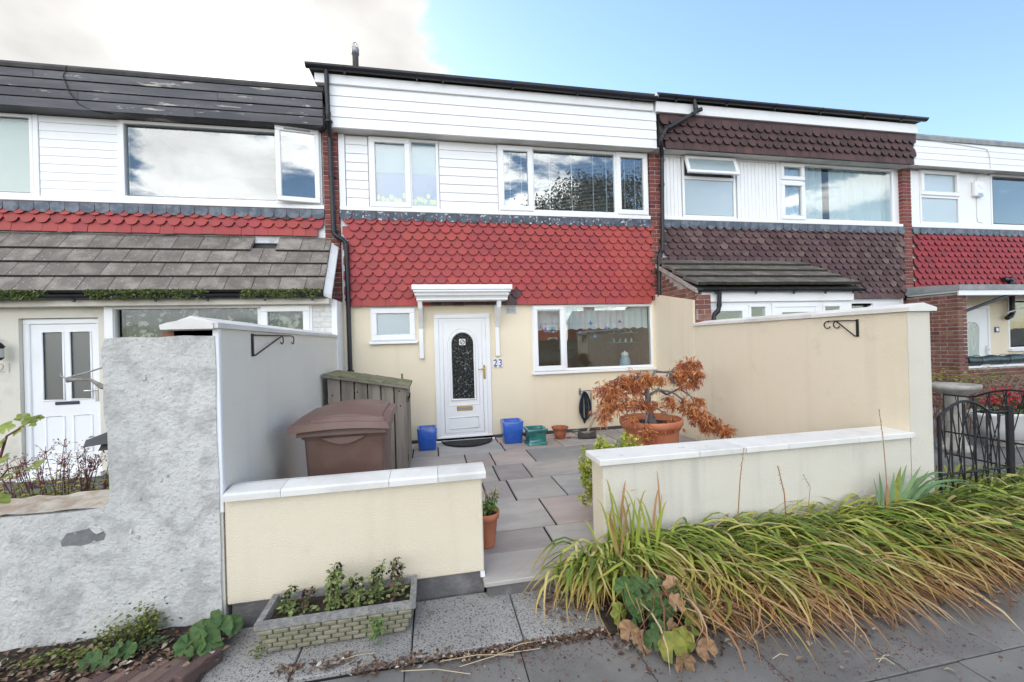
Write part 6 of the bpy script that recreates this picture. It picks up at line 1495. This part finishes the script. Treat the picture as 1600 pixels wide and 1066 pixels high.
# ---- spent shrub behind the low grey wall
t = thing('shrub', 'shrub with dark red seed heads and yellowing leaves before white door', 'shrub', (-2.65,-3.3,-.02))
st = MB(); lf = MB(); sd = MB()
for k in range(58):
    x = R6.uniform(-2.98,-2.25); p0 = Vector((-2.62+(x+2.62)*.5,-3.3+R6.uniform(-.12,.12),.1)); top = Vector((x,-3.3+R6.uniform(-.2,.2),R6.uniform(.66,.97)-.1*abs(x+2.55)))
    m = (p0+top)/2+rv(.02); st.tube([p0,m,top], [.005,.0035,.002], 4)
    for j in range(7):
        q = top+Vector((R6.gauss(0,.028),R6.gauss(0,.028),R6.gauss(-.01,.022))); st.tube([top-Vector((0,0,.05)),q], [.0015,.001], 3, cap=False)
        for i in range(3): leaf(sd, q+rv(.005), rv(1)+Vector((0,0,.4)), .014, .010, 0)
    for j in range(17):
        u = R6.random()**1.3*.75; q = p0.lerp(top,u); a = R6.uniform(0,6.3); leaf(lf, q+rv(.03), (cos(a),sin(a),R6.uniform(-.2,.4)), R6.uniform(.03,.06), .016, .3)
for k in range(500):
    q = Vector((R6.gauss(-2.6,.24),-3.34+R6.gauss(0,.12),.54+abs(R6.gauss(0,.11)))); a = R6.uniform(0,6.3); leaf(lf, q, (cos(a),sin(a),R6.uniform(-.1,.5)), R6.uniform(.03,.06), .018, .3)
st.build('stems', 'stem_red', t); lf.build('foliage', 'autumn_leaf', t); sd.build('seed_heads', 'seed_red', t)
# ---- geraniums, weeds behind the gate
t = thing('geranium_plant', 'red geraniums with a magenta bloom in the white bowl', 'plant', (7.9,-2.5,.4)); lf = MB(); fl = MB(); mg = MB()
for k in range(420): leaf(lf, (7.92+R6.gauss(0,.30),-2.5+R6.gauss(0,.12),.42+abs(R6.gauss(0,.09))), rv(1)+Vector((0,0,.5)), .06, .05, .2)
for k in range(34):
    c = Vector((7.92+R6.uniform(-.62,.62),-2.55+R6.gauss(0,.12),.50+R6.uniform(0,.22)))
    for j in range(26): leaf(fl, c+rv(.03), rv(1), .03, .024, 0)
for k in range(5):
    c = Vector((7.85+R6.uniform(-.1,.25),-2.75,.36+R6.uniform(-.05,.06)))
    for j in range(22): leaf(mg, c+rv(.028), rv(1), .03, .024, 0)
lf.build('foliage', 'geranium_leaf', t); fl.build('flower_heads', 'geranium', t); mg.build('magenta_bloom', 'magenta', t)
t = thing('weed', 'yellow-green weeds on the trellis beside bird bath', 'weed', (7.6,-1.9,-.06)); lf = MB(); st = MB()
for k in range(420): a = R6.uniform(0,6.3); leaf(lf, (7.9+R6.gauss(0,.55),-1.9+R6.gauss(0,.12),.88+R6.gauss(0,.09)-.12*R6.random()), (cos(a),sin(a),.2), R6.uniform(.04,.07), .03, .3)
for k in range(18): x = 7.9+R6.gauss(0,.5); st.tube([(x,-1.9,-.05),(x+R6.uniform(-.2,.2),-1.88,R6.uniform(.6,1.0))], [.006,.003], 4)
lf.build('foliage', 'autumn_leaf', t); st.build('stems', 'stem_red', t)
# ================================================================== litter
def litter(name, label, cat, n, gen, m, smin, smax, curl=.5):
    b = MB()
    for k in range(n):
        x, y, z = gen(); a = R6.uniform(0,2*pi); s = R6.uniform(smin,smax); d = Vector((cos(a),sin(a),R6.uniform(-.1,.35))); e = Vector((-sin(a),cos(a),R6.uniform(-.3,.3))); p = Vector((x,y,z)); w = s*R6.uniform(.22,.42)
        b.add([tuple(p), tuple(p+d*s*.5+e*w+Vector((0,0,s*curl*.35))), tuple(p+d*s), tuple(p+d*s*.5-e*w+Vector((0,0,s*curl*.25))), tuple(p+d*s*.5)], [(0,4,1),(4,2,1),(0,3,4),(4,3,2)])
    return b.build(name, m, label=label, cat=cat, kind='stuff')
def kerb_line():
    x = R6.uniform(-.85,1.15); return (x, -4.59+R6.gauss(0,.018)+(.06*R6.random() if x < .1 else 0)+(.07 if x < -.45 else 0), -.122+R6.uniform(0,.02)+(.015*R6.random() if x < .1 else 0))
litter('leaf_litter', 'brown dead leaves drifted along the slab edge', 'litter', 1500, kerb_line, 'dead_leaf', .010, .032)
litter('leaf_litter', 'pale and brown fallen leaves beside the entrance step', 'litter', 420, lambda: (R6.gauss(.90,.13), -4.22+R6.gauss(0,.11), -.098+R6.uniform(0,.03)), 'dead_leaf', .02, .05)
litter('leaf_litter', 'dead leaves and twigs on the left planting strip', 'litter', 750, lambda: (R6.uniform(-2.3,-1.15), R6.uniform(-4.42,-4.08), -.06+R6.uniform(0,.03)), 'dead_leaf', .015, .045)
litter('berry_litter', 'dark red berry husks scattered over the path', 'litter', 1700, lambda: ((lambda x: (x, -4.66+R6.gauss(0,.06)-.02*x, -.119))(R6.uniform(.0,1.5)) if R6.random() < .5 else ((1.66+R6.gauss(0,.012), R6.uniform(-5.35,-4.75), -.12) if R6.random() < .3 else (R6.gauss(2.35,.4), -5.12+R6.gauss(0,.06)+.06*R6.random(), -.119))), 'red_litter', .004, .011)
litter('berry_litter', 'husks fallen below the crocosmia edge', 'litter', 900, lambda: (R6.uniform(.95,4.5), -4.88+R6.gauss(0,.09), -.119), 'red_litter', .004, .011)
litter('leaf_litter', 'scraps and dead leaves lying about the patio edge', 'litter', 120, lambda: (R6.uniform(1.9,3.9), -.12+R6.gauss(0,.06) if R6.random() < .6 else R6.uniform(-1.5,-.1), .004), 'dead_leaf', .012, .04)
litter('leaf_litter', 'stray brown leaf bits scattered over the footpath flags', 'litter', 260, lambda: (R6.uniform(-.9,3.2), R6.uniform(-5.6,-4.62), -.119), 'dead_leaf', .008, .028)
litter('leaf_litter', 'matted dead leaves under the front edge of the crocosmia', 'litter', 900, lambda: (R6.uniform(.95,4.6), -4.72+R6.gauss(0,.10), -.118+R6.uniform(0,.02)), 'dead_leaf', .015, .05)
b = MB()
for (x, y, a, l) in ((-.62,-4.50,.3,.35),(-.20,-4.62,-.5,.4),(.10,-4.66,.15,.45),(.0,-4.60,-.2,.4),(.3,-4.62,.35,.3),(-.75,-4.42,1.3,.22),(2.2,-5.12,.5,.12),(2.26,-5.15,2.0,.12),(-1.5,-4.34,.4,.25),(-1.8,-4.3,.6,.2),(1.7,-4.98,.1,.1)):
    b.tube([(x,y,-.108),(x+l*.5*cos(a),y+l*.5*sin(a)*.5,-.092),(x+l*cos(a),y+l*sin(a)*.5,-.112)], .0022, 4)
b.build('straw_litter', 'straw', label='pale dry grass stalks strewn over the path edge', cat='litter', kind='stuff')
for (x, y, lab) in ((1.02,-4.90,'pale curled leaf lying on path near dark berries'),(2.47,-5.22,'large pale leaf at bottom right of path'),(.93,-4.56,'cream leaf beside the crocosmia edge'),(.42,-4.45,'tiny white leaf on the speckled slab')):
    b = MB(); a = R6.uniform(-.8,-.2); s = .045
    b.strip([(x,y,-.115),(x+s*.4*cos(a),y+s*.4*sin(a),-.105),(x+s*cos(a),y+s*sin(a),-.115)], [.002,.011,.002], (0,.3,1)); b.build('fallen_leaf', 'straw', label=lab, cat='leaf')
# ================================================================== across the way, seen mirrored in the windows
mat('fence_dark', (0.045,0.042,0.040), (0.075,0.065,0.055), 6, rough=.9, var=.15, bump=.4, bscale=40, stretch=(1,1,.1))
mat('house_brick', (0.26,0.10,0.06), (0.19,0.075,0.05), 3, rough=.9)
mat('house_tile', (0.20,0.085,0.06), (0.13,0.07,0.055), 2, rough=.9)
mat('house_glass', (0.05,0.06,0.07), rough=.1)
mat('far_leaf', (0.1,0.1,0.03), island=[(0,.035,.045,.012),(.5,.09,.075,.022),(.8,.16,.095,.03),(1,.22,.13,.05)], rough=.7, trans=.2)
t = thing('timber_fence', 'dark timber fence opposite, mirrored in the kitchen window', 'fence', (6,-16,-.16))
bm_ = MB(); bm_.box(-.07,.07,-.01,.01,0,1.75,.003); me = bm_.mesh('board','fence_dark')
for k in range(150): obj('board', me, t, loc=(-6+k*.15,-16+RND.uniform(-.008,.008),-.16))
for z in (.4,1.4):
    b = MB(); b.box(-6.1,16.5,-16.06,-16.015,z,z+.08); b.build('rail', 'fence_dark', t)
for i, (x0, w, lab) in enumerate(((-14,17,'red brick house with pitched roof, mirrored at left of kitchen window'),(5,18,'red brick house with pitched roof, mirrored at middle of kitchen window'),(26,24,'long red brick house mirrored at right of kitchen window'))):
    h = thing('brick_house', lab, 'house', (x0+w/2,-62,-.16), 'houses opposite'); y = -62
    b = MB(); b.box(x0,x0+w,y-8,y,-.2,4.6); b.build('wall', 'house_brick', h)
    b = MB(); b.prism([(y+.4,4.5),(y-4,6.9),(y-8.4,4.5)], 'X', x0-.3, x0+w+.3); rf = b.build('roof', 'house_tile', h)
    b = MB(); b.box(x0+2,x0+2.8,y-4.4,y-3.6,6.2,7.8); b.build('chimney', 'house_brick', rf)
    for k in range(int(w/3.4)):
        for z in (.9,3.0):
            xx = x0+1.2+k*3.4; b = MB(); frame_bars(b, xx, xx+1.5, z, z+1.15, y+.01, y+.08, .09); wn = b.build('window', 'pvc', h)
            b = MB(); b.box(xx+.05,xx+1.45,y+.02,y+.04,z+.05,z+1.1); b.build('pane', 'house_glass', wn)
t = thing('autumn_tree', 'broad autumn tree opposite, mirrored in the upper windows', 'tree', (9.6,-17,-.16))
b = MB(); b.tube([(9.6,-17,-.2),(9.55,-17,2.2),(9.7,-17.1,4.2),(9.6,-17,9.5)], [.28,.22,.18,.05], 10)
for k in range(16):
    a = R6.uniform(0,6.3); z = R6.uniform(3.4,8); b.tube([(9.6,-17,z),(9.6+1.4*cos(a),-17+1.2*sin(a),z+1.1),(9.6+2.8*cos(a),-17+2.2*sin(a),z+R6.uniform(1.2,2.4))], [.09,.05,.015], 6)
b.build('trunk', 'bark', t); b = MB()
for k in range(170):
    a = R6.uniform(0,6.3); q = sqrt(R6.random()); c = Vector((10.0+4.2*q*cos(a), -17+2.8*q*sin(a), 8.3+R6.uniform(-3.4,3.2)*sqrt(max(.05,1-q*q))+R6.gauss(0,.4)))
    for j in range(190): leaf(b, c+Vector((R6.gauss(0,.42),R6.gauss(0,.42),R6.gauss(0,.34))), rv(1), R6.uniform(.10,.20), .11, .2)
b.build('crown', 'far_leaf', t)
